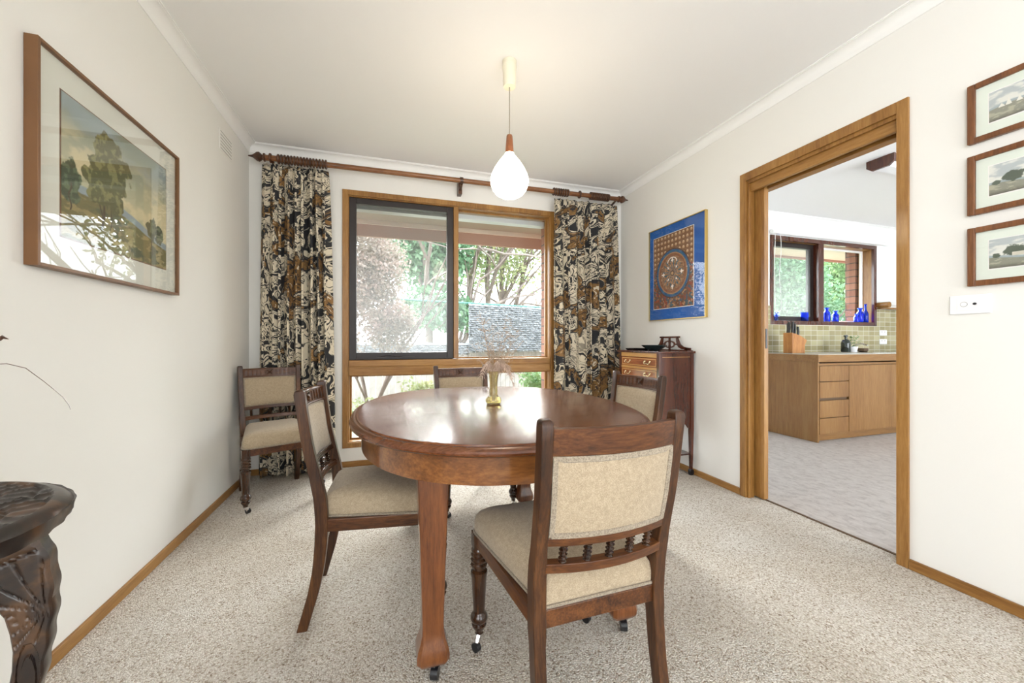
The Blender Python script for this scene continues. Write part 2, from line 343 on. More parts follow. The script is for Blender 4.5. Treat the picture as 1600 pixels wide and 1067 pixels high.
def wall_with_hole(x0, x1, y0, y1, z0, z1, hx0, hx1, hz0, hz1, axis='x'):
    mb = MB()
    if axis == 'x':
        mb.box(x0, hx0, y0, y1, z0, z1).box(hx1, x1, y0, y1, z0, z1).box(hx0, hx1, y0, y1, hz1, z1)
        if hz0 > z0: mb.box(hx0, hx1, y0, y1, z0, hz0)
    else:
        mb.box(x0, x1, y0, hx0, z0, z1).box(x0, x1, hx1, y1, z0, z1).box(x0, x1, hx0, hx1, hz1, z1)
        if hz0 > z0: mb.box(x0, x1, hx0, hx1, z0, hz0)
    return mb
S('wall_left', wall_with_hole(XL-.1, XL, YR-.1, YB+.1, -.1, H, -2.8, -.7, .45, 2.15, 'y'), M['wall'])  # window opening added out of view for the side fill lamp
S('wall_back', wall_with_hole(XL, XR+.06, YB, YB+.10, -.1, H, -.315, 1.403, .176, 2.118), M['wall'])
S('wall_kitchen_back', wall_with_hole(XR+.06, XK1+.1, YB, YB+.10, -.1, H, 4.06, 5.75, 1.19, 2.125), M['wall_k'])
# dining / kitchen wall: a cavity wall of two skins with the sliding door's doorway
S('wall_right', wall_with_hole(XR, XR+.035, YR-.1, YB, -.1, H, 1.11, 1.885, -.1, 1.985, 'y'), M['wall'])
S('wall_kitchen_left', wall_with_hole(XK0-.035, XK0, YK-.1, YB, -.1, H, 1.11, 1.885, -.1, 1.94, 'y'), M['wall_k'])
S('wall_kitchen_right', box(XK1, XK1+.1, YK-.1, YB, -.1, H), M['wall_k'])
S('wall_kitchen_front', wall_with_hole(XK0, XK1, YK-.1, YK, -.1, H, 3.3, 5.9, 0, 2.2), M['wall_k'])
S('wall_rear', wall_with_hole(XL, XR+.035, YR-.1, YR, -.1, H, .45, 2.0, 0, 2.2), M['wall'])
# glazed doors added out of view to let daylight into both rooms
for nm, x0, x1, y in (('added_window_3', .45, 2.0, YR-.06), ('added_window_4', 3.3, 5.9, YK-.06)):
    w = struct(nm)
    fr = MB().box(x0, x0+.05, y-.03, y+.03, 0, 2.2).box(x1-.05, x1, y-.03, y+.03, 0, 2.2).box(x0, x1, y-.03, y+.03, 2.15, 2.2).box(x0, x1, y-.03, y+.03, 0, .06)
    xm = (x0+x1)/2; fr.box(xm-.03, xm+.03, y-.03, y+.03, .06, 2.15); fr.build('window_frame', M['honey_z'], w)
    box(x0+.05, x1-.05, y-.003, y+.003, .06, 2.15).build('pane', M['glass'], w)
# cornices
def cornice(name, p0, p1, inward, m0, m1):
    # cove section swept from p0 to p1 (wall line), mitred by m0/m1 (shift along run per unit inset)
    p0 = Vector(p0); p1 = Vector(p1); d = (p1-p0).normalized(); n = Vector(inward)
    prof = [(0, H-.058), (.004, H-.058), (.004, H-.054)]
    for i in range(9):
        a = i/8*PI/2; prof.append((.006+.040*(1-math.cos(a)), H-.050+.040*math.sin(a)))
    prof += [(.050, H-.010), (.050, H-.006), (.056, H-.006), (.056, H), (0, H)]
    r0 = [p0+d*(e*m0)+n*e+Vector((0,0,z)) for e, z in prof]; r1 = [p1-d*(e*m1)+n*e+Vector((0,0,z)) for e, z in prof]
    S(name, MB().loft([r0, r1]), M['trim_white'], smooth=35)
cornice('trim_1', (XL, YR, 0), (XL, YB, 0), (1,0,0), 1, 1)
cornice('trim_2', (XL, YB, 0), (XR, YB, 0), (0,-1,0), 1, 1)
cornice('trim_3', (XR, YB, 0), (XR, YR, 0), (-1,0,0), 1, 1)
cornice('trim_4', (XK0, YB, 0), (XK1, YB, 0), (0,-1,0), 1, 1)
cornice('trim_5', (XK0, YK, 0), (XK0, YB, 0), (1,0,0), 1, 1)
# skirting
def skirt(name, x0, x1, y0, y1, mat): S(name, box(x0, x1, y0, y1, 0, .044), mat, bevel=.003)
skirt('baseboard_left', XL, XL+.012, YR, YB, M['honey_y'])
skirt('baseboard_back', XL+.012, XR-.012, YB-.012, YB, M['honey_x'])
skirt('baseboard_right', XR-.012, XR, 1.916, YB-.012, M['honey_y'])
skirt('baseboard_front', XR-.012, XR, YR, 1.076, M['honey_y'])

# ------------------------------------------------------------------ dining window
w1 = struct('window_1')
def rectframe(x0, x1, z0, z1, t, y0, y1, mb=None, tt=None, tb=None):
    mb = mb or MB(); tt = tt or t; tb = tb or t
    return mb.box(x0, x0+t, y0, y1, z0, z1).box(x1-t, x1, y0, y1, z0, z1).box(x0+t, x1-t, y0, y1, z1-tt, z1).box(x0+t, x1-t, y0, y1, z0, z0+tb)
rectframe(-.344, 1.432, .147, 2.147, .040, YB-.012, YB+.02).build('architrave', M['honey_z'], w1, bevel=.002)
rectframe(-.314, 1.402, .177, 2.117, .016, YB+.005, YB+.13).build('window_frame', M['honey_z'], w1)
box(.517, .557, YB+.0, YB+.11, .83, 2.10).build('mullion', M['honey_z'], w1, bevel=.002)
MB().box(-.298, 1.386, YB-.006, YB+.12, .705, .775).box(-.298, 1.386, YB-.014, YB+.12, .775, .825).build('transom', M['honey_x'], w1, bevel=.003)
# fixed panes
box(.557, 1.386, YB+.085, YB+.090, .825, 2.101).build('pane', M['glass'], w1)
box(-.298, 1.386, YB+.085, YB+.090, .193, .705).build('pane', M['glass'], w1)
rectframe(.557, 1.386, .825, 2.101, .012, YB+.075, YB+.10).build('glazing_bead', M['honey_z'], w1)
rectframe(-.298, 1.386, .193, .705, .014, YB+.075, YB+.10).build('glazing_bead', M['honey_z'], w1)
sash = rectframe(-.298, .517, .826, 2.101, .052, YB+.02, YB+.075, tt=.045, tb=.058).build('sash', M['dark_sash'], w1, bevel=.003)
box(-.246, .465, YB+.045, YB+.050, .884, 2.056).build('pane', M['glass'], sash)
box(-.246, .465, YB+.038, YB+.0385, .884, 2.056).build('fly_screen', M['screen'], sash)
lt = MB().box(-.10, .20, YB+.002, YB+.02, .838, .850)
lt.tube([(-.06, YB+.0, .85), (0, YB-.004, .862), (.05, YB+.0, .852), (.1, YB+.004, .85)], .005, 6)
lt.box(.040, .048, YB-.006, YB+.01, .845, .885); lt.build('winder', M['dark_sash'], sash)
# ------------------------------------------------------------------ kitchen window
w2 = struct('window_2')
rectframe(4.03, 5.78, 1.16, 2.155, .045, YB-.012, YB+.02).build('architrave', M['cab_z'], w2, bevel=.002)
rectframe(4.058, 5.752, 1.188, 2.127, .016, YB+.005, YB+.16).build('window_frame', M['honey_z'], w2)
box(4.79, 4.875, YB+.0, YB+.14, 1.204, 2.11).build('mullion', M['cab_z'], w2, bevel=.002)
s2 = rectframe(4.075, 4.79, 1.204, 2.11, .055, YB+.06, YB+.11).build('sash', M['dark_sash'], w2)
box(4.13, 4.735, YB+.083, YB+.088, 1.259, 2.055).build('pane', M['glass'], s2)
box(4.13, 4.735, YB+.078, YB+.0785, 1.259, 2.055).build('fly_screen', M['screen'], s2)  # screen added to lighten and haze the view through this sash
box(4.875, 5.736, YB+.125, YB+.130, 1.204, 2.11).build('pane', M['glass'], w2)
rectframe(4.875, 5.736, 1.204, 2.11, .02, YB+.115, YB+.14).build('glazing_bead', M['trim_white'], w2)
rl = thing('roller_blind', 'white rolled-up blind above the kitchen window', 'blind')
MB().tube([(4.02, YB-.03, 2.185), (5.93, YB-.03, 2.185)], .022, 12).build('roll', M['trim_white'], rl, smooth=40)
cp = [(4.13, YB-.04, 2.17)]+[(4.13+.012*math.sin(i*.5), YB-.045, 2.17-i*.05) for i in range(1, 18)]+[(4.09, YB-.045, 1.27), (4.06, YB-.04, 1.33), (4.05, YB-.04, 1.8), (4.07, YB-.035, 2.17)]
MB().tube(cp, .003, 5).build('pull_cord', M['trim_white'], rl)

# ------------------------------------------------------------------ sliding doorway
d1 = struct('door_1')
arch = MB().box(XR-.012, XR+.0, 1.077, 1.119, 0, 2.022).box(XR-.012, XR, 1.874, 1.916, 0, 2.022).box(XR-.012, XR, 1.119, 1.874, 1.972, 2.022)
arch.build('architrave', M['honey_z'], d1, bevel=.002)
jm = MB().box(XR, XK0+.01, 1.110, 1.121, 0, 1.972).box(XR, XR+.045, 1.862, 1.885, 0, 1.972)
jm.box(XR, XR+.014, 1.121, 1.862, 1.955, 1.985)
jm.build('jamb', M['honey_z'], d1)
MB().box(XR+.014, XR+.036, 1.121, 1.862, 1.905, 1.985).build('pelmet', M['honey_y'], d1, bevel=.002)
MB().box(XR+.036, XR+.075, 1.121, 1.862, 1.94, 1.985).build('track_recess', M['black'], d1)
MB().box(XR+.078, XK0+.01, 1.121, 1.885, 1.905, 1.985).build('kitchen_head', M['honey_y'], d1)
MB().box(XK0-.035, XK0+.01, 1.85, 1.91, 0, 1.99).build('kitchen_jamb', M['honey_z'], d1)
leaf = box(XR+.052, XR+.086, 1.80, 1.95, .008, 1.935).build('sliding_door', M['honey_z'], d1, bevel=.002)
box(XR+.062, XR+.076, 1.7975, 1.80, .93, 1.05).build('latch', M['black'], leaf)
box(2.198, 2.212, 1.121, 1.885, -.002, .004).build('threshold_strip', M['kdark'], d1)

# ------------------------------------------------------------------ artwork painting helpers
def vnoise(x, y, seed=0):
    xi = np.floor(x).astype(int); yi = np.floor(y).astype(int); xf = x-xi; yf = y-yi
    def hsh(a, b):
        n = (a*374761393+b*668265263+seed*1442695041) & 0x7fffffff; n = ((n ^ (n >> 13))*1274126177) & 0x7fffffff
        return ((n ^ (n >> 16)) % 10007)/10007.0
    u = xf*xf*(3-2*xf); v = yf*yf*(3-2*yf)
    return (hsh(xi, yi)*(1-u)+hsh(xi+1, yi)*u)*(1-v)+(hsh(xi, yi+1)*(1-u)+hsh(xi+1, yi+1)*u)*v
def fbm(x, y, o=4, seed=0):
    t = 0; a = .5; s = 0
    for i in range(o): t = t+a*vnoise(x*2**i+17*i, y*2**i+5*i, seed+i); s += a; a *= .55
    return t/s
def mixc(c, d, t): return c*(1-t[..., None])+np.array(d)*t[..., None]
def sm(a, b, x): t = np.clip((x-a)/(b-a), 0, 1); return t*t*(3-2*t)
def art_landscape(u, v, W_=1.35):                      # u left->right, v bottom->top
    x = u*W_
    c = np.ones(u.shape+(3,))*np.array((.25,.29,.23))
    c = mixc(c, (.50,.47,.30), sm(1.0, .35, v)); cl = fbm(x*3+1, v*5, 5, 3)
    c = mixc(c, (.66,.58,.36), sm(.48, .62, cl)*sm(.95, .5, v)); c = mixc(c, (.30,.36,.36), sm(.55, .7, fbm(x*2.4, v*4, 4, 9))*sm(.6, 1, v))
    hill = .34+.05*np.sin(x*3)-.13*u+.02*fbm(x*8, v*0, 3, 2)
    c = mixc(c, (.30,.36,.38), sm(.006, -.006, v-(hill+.06))); c = mixc(c, (.19,.17,.07), sm(.006, -.006, v-hill))
    c = mixc(c, (.33,.27,.12), sm(.5, .6, fbm(x*9, v*22, 4, 7))*sm(.0, -.01, v-hill)); c = mixc(c, (.12,.13,.07), sm(.55, .68, fbm(x*7, v*14, 4, 21))*sm(.0, -.01, v-hill))
    def crown(c, cx, cy, rx, ry, col, seed, th=.0):
        d = np.sqrt(((x-cx)/rx)**2+((v-cy)/ry)**2)+1.0*(fbm(x*14, v*14, 4, seed)-.5)
        t = sm(1.0, .9, d); c = mixc(c, col, t)
        return mixc(c, np.array(col)*2.1, t*sm(.5, .62, fbm(x*22, v*22, 3, seed+5))*.8)
    def trunk(c, x0, y0, x1, y1, w):
        t = np.clip((v-y0)/(y1-y0), 0, 1); px = x0+(x1-x0)*t+.012*np.sin(t*9); ins = (v > y0) & (v < y1)
        return mixc(c, (.09,.07,.04), sm(w, w*.5, np.abs(x-px))*ins*np.ones_like(x))
    c = trunk(c, .40, .14, .50, .66, .016); c = trunk(c, .42, .16, .35, .58, .010); c = trunk(c, .50, .16, .56, .5, .008)
    for a in ((.47,.70,.19,.17,1),(.40,.55,.17,.12,2),(.60,.60,.15,.11,3),(.36,.42,.13,.09,4),(.56,.40,.13,.10,5),(.50,.84,.13,.09,6),(.28,.52,.10,.07,8),(.66,.72,.12,.08,9),(.45,.62,.14,.12,11)): c = crown(c, a[0], a[1], a[2], a[3], (.13,.13,.055), a[4])
    c = crown(c, .08, .42, .11, .16, (.07,.09,.05), 31); c = trunk(c, .08, .2, .08, .4, .01)
    c = crown(c, 1.10, .34, .08, .12, (.10,.11,.06), 41); c = crown(c, 1.22, .30, .07, .10, (.08,.09,.05), 43); c = trunk(c, 1.10, .08, 1.11, .3, .008)
    return c
def art_etching(u, v, seed, W_=1.5):
    x = u*W_; c = np.ones(u.shape+(3,))*np.array((.46,.50,.50))
    cl = fbm(x*3+seed, v*6, 5, seed); c = mixc(c, (.74,.74,.68), sm(.42, .62, cl)); c = mixc(c, (.28,.33,.36), sm(.55, .72, fbm(x*2.5, v*3, 4, seed+3))*sm(.5, 1, v))
    hz = (.42, .34, .36)[seed % 3]; hill = hz+.06*np.sin(x*4+seed)
    c = mixc(c, (.36,.42,.44), sm(.01, -.01, v-hill-.04)); c = mixc(c, (.27,.27,.21), sm(.01, -.01, v-hill+.03)); c = mixc(c, (.42,.40,.30), sm(.5, .6, fbm(x*8, v*18, 4, seed+9))*sm(0, -.05, v-hill+.03)); c = mixc(c, (.13,.12,.10), sm(.15, .0, v))
    for k in range(3 if seed % 3 else 0):
        cx = (.12, .42, .95)[k]; cy = hz+(.06, .18, .07)[k]; rr = (.08, .19, .12)[k]
        d = np.sqrt(((x-cx)/rr)**2+((v-cy)/(rr*1.0))**2)+.9*(fbm(x*12, v*12, 4, seed+k)-.5); c = mixc(c, (.10,.12,.09), sm(1, .85, d))
    if seed % 3 == 0:
        for cx, hh in ((.34,.22),(.52,.14),(.22,.1)): c = mixc(c, (.78,.76,.68), (np.abs(x-cx) < .05*(1-(v-hz)/hh)) * (v > hz-.02) * (v < hz+hh) * 1.0)
    if seed % 3 == 2: c = mixc(c, (.62,.58,.48), ((np.abs(x-.52) < .13) & (np.abs(v-.42) < .06))*1.0)
    return c
def art_mandala(u, v, A=1.29):
    x = (u-.5); y = (v-.46)*A; r = np.hypot(x, y); th = np.arctan2(y, x)
    g = fbm(u*26, v*32, 3, 4); c = np.ones(u.shape+(3,))*np.array((.16,.075,.04)); c = mixc(c, (.05,.10,.13), sm(.5, .6, g)); c = mixc(c, (.42,.22,.11), sm(.60, .68, fbm(u*30, v*38, 3, 8))); c = mixc(c, (.30,.06,.03), sm(.60, .66, fbm(u*22, v*28, 3, 14))*.8)
    # rows of small seated motifs above
    gx = (u*11) % 1-.5; gy = (v*15) % 1-.5; row = sm(.62, .66, v+.16*np.abs(u-.5))*((r > .43)*1.0)
    c = mixc(c, (.20,.10,.05), row); c = mixc(c, (.48,.30,.16), row*sm(.36, .26, np.hypot(gx, gy*1.1))); c = mixc(c, (.66,.52,.36), row*sm(.16, .1, np.hypot(gx, gy-.15)))
    for a, b, col in ((.43,.41,(.10,.05,.03)), (.41,.36,(.03,.10,.22)), (.36,.34,(.36,.20,.10)), (.34,.30,(.24,.10,.05)), (.30,.02,(.20,.11,.06))):
        c = mixc(c, col, sm(a+.004, a-.004, r)*sm(b-.004, b+.004, r))
    c = mixc(c, (.05,.14,.20), sm(.39,.385,r)*sm(.365,.37,r)*(np.sin(th*16) > 0))
    pet = r < .28*(.55+.45*np.abs(np.cos(th*4))); c = mixc(c, (.26,.14,.08), pet*1.0); c = mixc(c, (.04,.11,.15), pet*(np.abs(np.sin(th*8)) > .8)); 
    c = mixc(c, (.44,.25,.13), (fbm(u*60, v*70, 2, 3) > .58)*(r < .30)*.8)
    for k in range(8):
        a = PI/2+k*PI/4; R_ = .235 if k % 2 == 0 else .15; px, py = R_*math.cos(a), R_*math.sin(a)
        d = np.hypot(x-px, y-py); lx = (x-px)*math.cos(a)+(y-py)*math.sin(a); ly = -(x-px)*math.sin(a)+(y-py)*math.cos(a)
        s_ = .045 if k % 2 == 0 else .03
        c = mixc(c, (.80,.74,.66), sm(1.1, .9, np.minimum(np.hypot(lx/s_, ly/(s_*.28)), np.hypot((lx+.01)/(s_*.35), ly/(s_*.75)))))
    c = mixc(c, (.78,.73,.66), sm(.006, .003, np.abs(np.hypot(x*.75, y-.19)-.085)-.003)*(y > .19))
    c = mixc(c, (.10,.06,.04), sm(.05, .045, r)); c = mixc(c, (.50,.30,.15), sm(.03, .025, r))
    return c
def art_plane(name, fn, origin, du, dv, nu, nv, parent):
    o0 = np.array(origin); du = np.array(du); dv = np.array(dv)
    U, V = np.meshgrid(np.linspace(0, 1, nu+1), np.linspace(0, 1, nv+1)); P = o0+U[..., None]*du+V[..., None]*dv
    idx = np.arange((nu+1)*(nv+1)).reshape(nv+1, nu+1)
    F = np.stack([idx[:-1,:-1], idx[:-1,1:], idx[1:,1:], idx[1:,:-1]], -1).reshape(-1, 4)
    me = bpy.data.meshes.new(name); me.from_pydata(P.reshape(-1, 3).tolist(), [], F.tolist()); me.update()
    c = np.clip(fn(U, V), 0, 1).reshape(-1, 3); a = me.color_attributes.new('paint', 'FLOAT_COLOR', 'POINT')
    a.data.foreach_set('color', np.c_[c, np.ones(len(c))].astype(np.float32).ravel())
    me.materials.append(M_ART); o = bpy.data.objects.new(name, me); COL.objects.link(o); o.parent = parent; return o
M_ART = vcol('painted_paper')
M['mat_pale'] = plain('pale_mount_board', (.70,.70,.62), .8)
M['mat_mint'] = plain('mint_mount_board', (.74,.79,.70), .8)
M['mat_blue'] = plain('cobalt_mount_board', (.008,.10,.38), .7, var=.12)
M['mat_edge'] = plain('white_bevel', (.85,.84,.80), .7)

# picture on the left wall
p = thing('framed_landscape', 'large brown-framed landscape painting of gum trees with pale mount on the left wall', 'picture')
yz = lambda x0, x1, y0, y1, z0, z1, t, tf: MB().box(x0, x1, y0, y0+t, z0, z1).box(x0, x1, y1-t, y1, z0, z1).box(x0, x1, y0+t, y1-t, z0, z0+t).box(x0, x1, y0+t, y1-t, z1-t, z1)
yz(XL+.001, XL+.032, 1.436, 2.207, 1.188, 1.832, .010, 0).build('frame', M['frame_brown'], p, bevel=.001)
box(XL+.002, XL+.018, 1.446, 2.197, 1.198, 1.822).build('mount', M['mat_pale'], p)
box(XL+.018, XL+.0185, 1.533, 2.122, 1.291, 1.741).build('mount_line', M['frame_brown'], p)
art_plane('painting', art_landscape, (XL+.0195, 1.537, 1.295), (0, .581, 0), (0, 0, .442), 260, 200, p)
box(XL+.025, XL+.027, 1.446, 2.197, 1.198, 1.822).build('picture_glass', M['picglass'], p)
# blue picture
p = thing('framed_mandala', 'blue-mounted gilt-framed print of a round mandala above the small cabinet', 'picture')
yz(XR-.025, XR-.001, 2.185, 2.805, 1.143, 1.897, .006, 0).build('frame', M['gilt'], p, bevel=.001)
box(XR-.016, XR-.002, 2.191, 2.799, 1.149, 1.891).build('mount', M['mat_blue'], p)
box(XR-.0165, XR-.016, 2.298, 2.752, 1.234, 1.825).build('mount_line', M['mat_edge'], p)
art_plane('print', art_mandala, (XR-.0175, 2.748, 1.238), (0, -.446, 0), (0, 0, .583), 300, 380, p)
box(XR-.022, XR-.0205, 2.191, 2.799, 1.149, 1.891).build('picture_glass', M['picglass'], p)
# three small etchings
for k, (z0, z1, lab) in enumerate(((1.723,1.947,'small wood-framed etching of a coast with sails, topmost of three beside the doorway'), (1.452,1.677,'small wood-framed etching of a big dark tree, middle one of three beside the doorway'), (1.183,1.404,'small wood-framed etching of a house by trees, lowest of three above the light switch'))):
    p = thing('framed_etching', lab, 'picture', group='etchings beside the doorway')
    yz(XR-.020, XR-.001, .575, .897, z0, z1, .021, 0).build('frame', M['frame_wood'], p, bevel=.003)
    box(XR-.010, XR-.002, .596, .876, z0+.021, z1-.021).build('mount', M['mat_mint'], p)
    box(XR-.0105, XR-.010, .627, .845, z0+.055, z1-.053).build('mount_line', M['mat_edge'], p)
    art_plane('etching', lambda u, v, k=k: art_etching(u, v, k), (XR-.0112, .842, z0+.059), (0, -.212, 0), (0, 0, z1-z0-.115), 150, 90, p)
    box(XR-.014, XR-.013, .596, .876, z0+.021, z1-.021).build('picture_glass', M['picglass'], p)
# light switch
p = thing('light_switch', 'white light switch plate with two controls under the lowest etching', 'light switch')
box(XR-.008, XR, .838, .950, 1.080, 1.152).build('plate', M['white_plastic'], p, bevel=.002)
box(XR-.010, XR-.008, .862, .928, 1.092, 1.140).build('cover', M['white_plastic'], p, bevel=.001)
def disc_x(x0, x1, y, z, ry, rz): return MB().loft([[(x, y+ry*math.cos(a*PI/12), z+rz*math.sin(a*PI/12)) for a in range(24)] for x in (x0, x1)])
o = disc_x(XR-.010, XR-.0125, .909, 1.117, .009, .008).build('rocker', M['white_plastic'], p, bevel=.0008); disc_x(XR-.0102, XR-.0105, .909, 1.117, .0105, .0095).build('rocker_gap', M['grey_slot'], p)
disc_x(XR-.010, XR-.0115, .879, 1.117, .010, .008).build('button_ring', M['white_plastic'], p); disc_x(XR-.0115, XR-.0125, .879, 1.117, .0055, .0045).build('button', M['black'], p)
# wall vent
p = thing('wall_vent', 'cream slotted air vent high on the left wall near the corner', 'vent')
box(XL, XL+.004, 2.738, 2.93, 2.125, 2.25).build('plate', M['wall'], p, bevel=.001)
mb = MB()
for k in range(6): mb.box(XL+.004, XL+.0052, 2.750, 2.918, 2.136+k*.020, 2.1395+k*.020)
mb.build('slots', M['grey_slot'], p)

# ------------------------------------------------------------------ curtains
def curtain(x0t, x1t, x0b, x1b, folds, label, rings, ph):
    c = thing('curtain', label, 'curtain', group='patterned curtains either side of the window')
    n = 300; mz = 40; V = []; UV = []
    x0s, x1s = 0, 1; wid = x1b-x0b
    for j in range(mz+1):
        t = j/mz; z = 2.236*(1-t)+.018*t; xa = x0t+(x0b-x0t)*t**.6; xb = x1t+(x1b-x1t)*t**.6
        s_acc = 0; px = py = None
        for i in range(n+1):
            s = i/n; warp = s+.016*math.sin(s*23+ph)+.010*math.sin(s*41+ph*2+t*1.5)
            amp = (.022+.026*min(1, t*6))*(.75+.25*math.sin(s*17+ph*3))
            y = 3.160+amp*math.sin(2*PI*folds*warp)+.008*math.sin(2*PI*folds*.37*warp+t*2)
            x = xa+(xb-xa)*s+.0115*math.sin(4*PI*folds*warp+.3*t)
            if px is not None: s_acc += math.hypot(x-px, y-py)
            px, py = x, y; V.append((x, min(y, 3.238), z)); UV.append((s_acc*.8+ph, z))
    F = [(j*(n+1)+i, j*(n+1)+i+1, (j+1)*(n+1)+i+1, (j+1)*(n+1)+i) for j in range(mz) for i in range(n)]
    mb = MB(); mb.v = V; mb.f = F
    o = mb.build('curtain_cloth', M['curtain'], c, smooth=180, uv=UV, recalc=False)
    sd = o.modifiers.new('thickness', 'SOLIDIFY'); sd.thickness = .0015; sd.offset = 0
    for rx in rings:
        r = MB(); zr = 2.268+.0070*(rx+.9)
        R_, q = .0275, .0068; L = []
        for a in range(21):
            al = 2*PI*a/20; L.append([(rx+q*math.cos(b*PI/4), 3.139+(R_+q*math.sin(b*PI/4))*math.cos(al), zr+(R_+q*math.sin(b*PI/4))*math.sin(al)) for b in range(8)])
        r.loft(L, True, False); r.build('curtain_ring', M['rodd'], c, smooth=180)
    return c
curtain(-.858, -.431, -.89, -.385, 9.5, 'long cream, black and ochre patterned curtain left of the window', [-.800]+[-.750+i*.0205 for i in range(16)], .4)
curtain(1.385, 2.020, 1.40, 2.07, 9, 'long cream, black and ochre patterned curtain right of the window', [1.375+i*.022 for i in range(7)]+[1.625]+[1.735+i*.0165 for i in range(12)], 2.1)
# rod
p = thing('curtain_rod', 'turned timber curtain pole with pointed finials above the window', 'curtain rod')
zr = lambda x: 2.268+.0070*(x+.9)
MB().tube([(x, 3.139, zr(x)) for x in (-.83, .5, 2.02)], .0195, 16).build('pole', M['rod'], p, smooth=40)
fin = [(.017,0),(.025,.004),(.025,.012),(.015,.016),(.015,.024),(.020,.028),(.029,.042),(.027,.056),(.016,.072),(.008,.086),(.005,.104),(.0035,.112)]
for sgn, x0 in ((-1, -.83), (1, 2.02)):
    x0 = x0-.0*sgn; k = .95
    MB().loft([[(x0+sgn*z*k, 3.139+1.15*r*math.cos(a*PI/10), zr(x0)+1.15*r*math.sin(a*PI/10)) for a in range(20)] for r, z in fin]).build('finial', M['rodd'], p, smooth=40)
bk = MB().box(.545, .575, 3.19, YB, 2.19, 2.30).tube([(.56, 3.235, 2.21), (.56, 3.17, 2.235), (.56, 3.139, 2.25)], .012, 8)
bk.loft([[(.548+.024*j, 3.139+r*math.cos(a*PI/10), zr(.56)+r*math.sin(a*PI/10)) for a in range(20)] for j, r in ((0,.019),(0,.027),(1,.027),(1,.019))]); bk.build('bracket', M['rodd'], p, smooth=40)
for xb in (-.79, 2.00):
    MB().tube([(xb, 3.139, zr(xb)-.01), (xb, 3.2, zr(xb)-.03), (xb, YB, zr(xb)-.03)], .010, 8).build('bracket', M['rodd'], p, smooth=40)

# ------------------------------------------------------------------ pendant lamp
p = thing('pendant_lamp', 'lit white teardrop pendant lamp hanging over the table', 'ceiling lamp', (.585, 1.895, 0))
MB().lathe([(.030,2.268),(.032,2.272),(.034,2.352),(.037,2.362),(.037,2.372),(.033,2.376),(.033,2.386),(.036,2.390),(.036,2.4)], seg=32).build('ceiling_cup', M['cream_plastic'], p, smooth=40)
MB().tube([(0,0,2.27),(0,0,2.02)], .0028, 8).build('cord', M['cord'], p)
MB().lathe([(.020,1.925),(.0215,1.93),(.0205,1.95),(.0205,1.953),(.0155,2.018),(.013,2.024),(.004,2.025)], seg=24).build('lamp_cap', M['teak'], p, smooth=50)
prof = [(.0,1.702),(.02,1.704),(.045,1.711),(.068,1.725),(.086,1.747),(.095,1.772),(.097,1.793),(.092,1.818),(.080,1.845),(.064,1.872),(.048,1.895),(.034,1.912),(.026,1.922),(.0215,1.932)]
MB().lathe(prof[1:], seg=40).build('lamp_globe', M['bulb'], p, smooth=60)

# ------------------------------------------------------------------ dining table
TX, TY, TA, TB_, TN = .434, 1.647, .578, .689, 2.32
def supell(e, z, n=120, a=TA, b=TB_):
    out = []
    for i in range(n):
        t = 2*PI*i/n; ct, st = math.cos(t), math.sin(t); k = (abs(ct)**TN+abs(st)**TN)**(-1/TN)
        out.append(((a-e)*ct*k, (b-e)*st*k, z))
    return out
t = thing('dining_table', 'polished mahogany extending oval dining table on square legs in the middle', 'table', (TX, TY, 0))
rings = [supell(.06,.668), supell(.014,.668), supell(.006,.671), supell(.001,.676), supell(0,.681), supell(.003,.687), supell(.010,.6915), supell(.019,.694), supell(.025,.6945), supell(.0265,.699), supell(.032,.700)]
top = MB().loft(rings).build('table_top', M['table_top'], t, smooth=30)
for yy in (1.525-TY, 1.800-TY):
    pass
# leaf seams as fine dark grooves standing a hair proud of the polish
for yy in (-.125, .150):
    hw = (TA-.032)*(1-(abs(yy)/(TB_-.032))**TN)**(1/TN)
    box(-hw, hw, yy-.0008, yy+.0008, .6995, .7002).build('leaf_seam', M['kdark'], top)
ra = [supell(.042,.584), supell(.042,.668), supell(.062,.668), supell(.062,.584), supell(.042,.584)]
MB().loft(ra, True, False).build('apron', M['table_apron'], t, smooth=30)
sq = lambda cx, cy, w, z, r=.14: [(cx+sx*w/2*(1-r if k in kk else 1), cy+sy*w/2*(1-r if k not in kk else 1), z) for k, (sx, sy) in enumerate([(-1,-1),(-1,-1),(1,-1),(1,-1),(1,1),(1,1),(-1,1),(-1,1)]) for kk in [(1,2,5,6)]]
for sx, sy in ((-1,-1),(1,-1),(1,1),(-1,1)):
    cx, cy = sx*.314, sy*.492
    prof = [(.030,.055),(.060,.047),(.079,.054),(.091,.066),(.092,.080),(.085,.098),(.070,.118),(.062,.140),(.060,.165),(.066,.28),(.078,.46),(.088,.586)]
    lg = MB().loft([sq(cx, cy, w, z, .08 if z > .13 else .2) for w, z in prof]).build('leg', M['table_leg'], t, smooth=28)
    cs = MB().tube([(cx, cy, .05), (cx+.004, cy-.004, .036)], .012, 10)
    a = .5
    cs.tube([(cx-.004*math.cos(a), cy-.012, .018), (cx+.018*math.cos(a), cy-.02, .018)], .018, 16)
    cs.tube([(cx, cy, .045), (cx+.006, cy-.014, .028)], .010, 8)
    cs.build('castor', M['black'], lg, smooth=40)

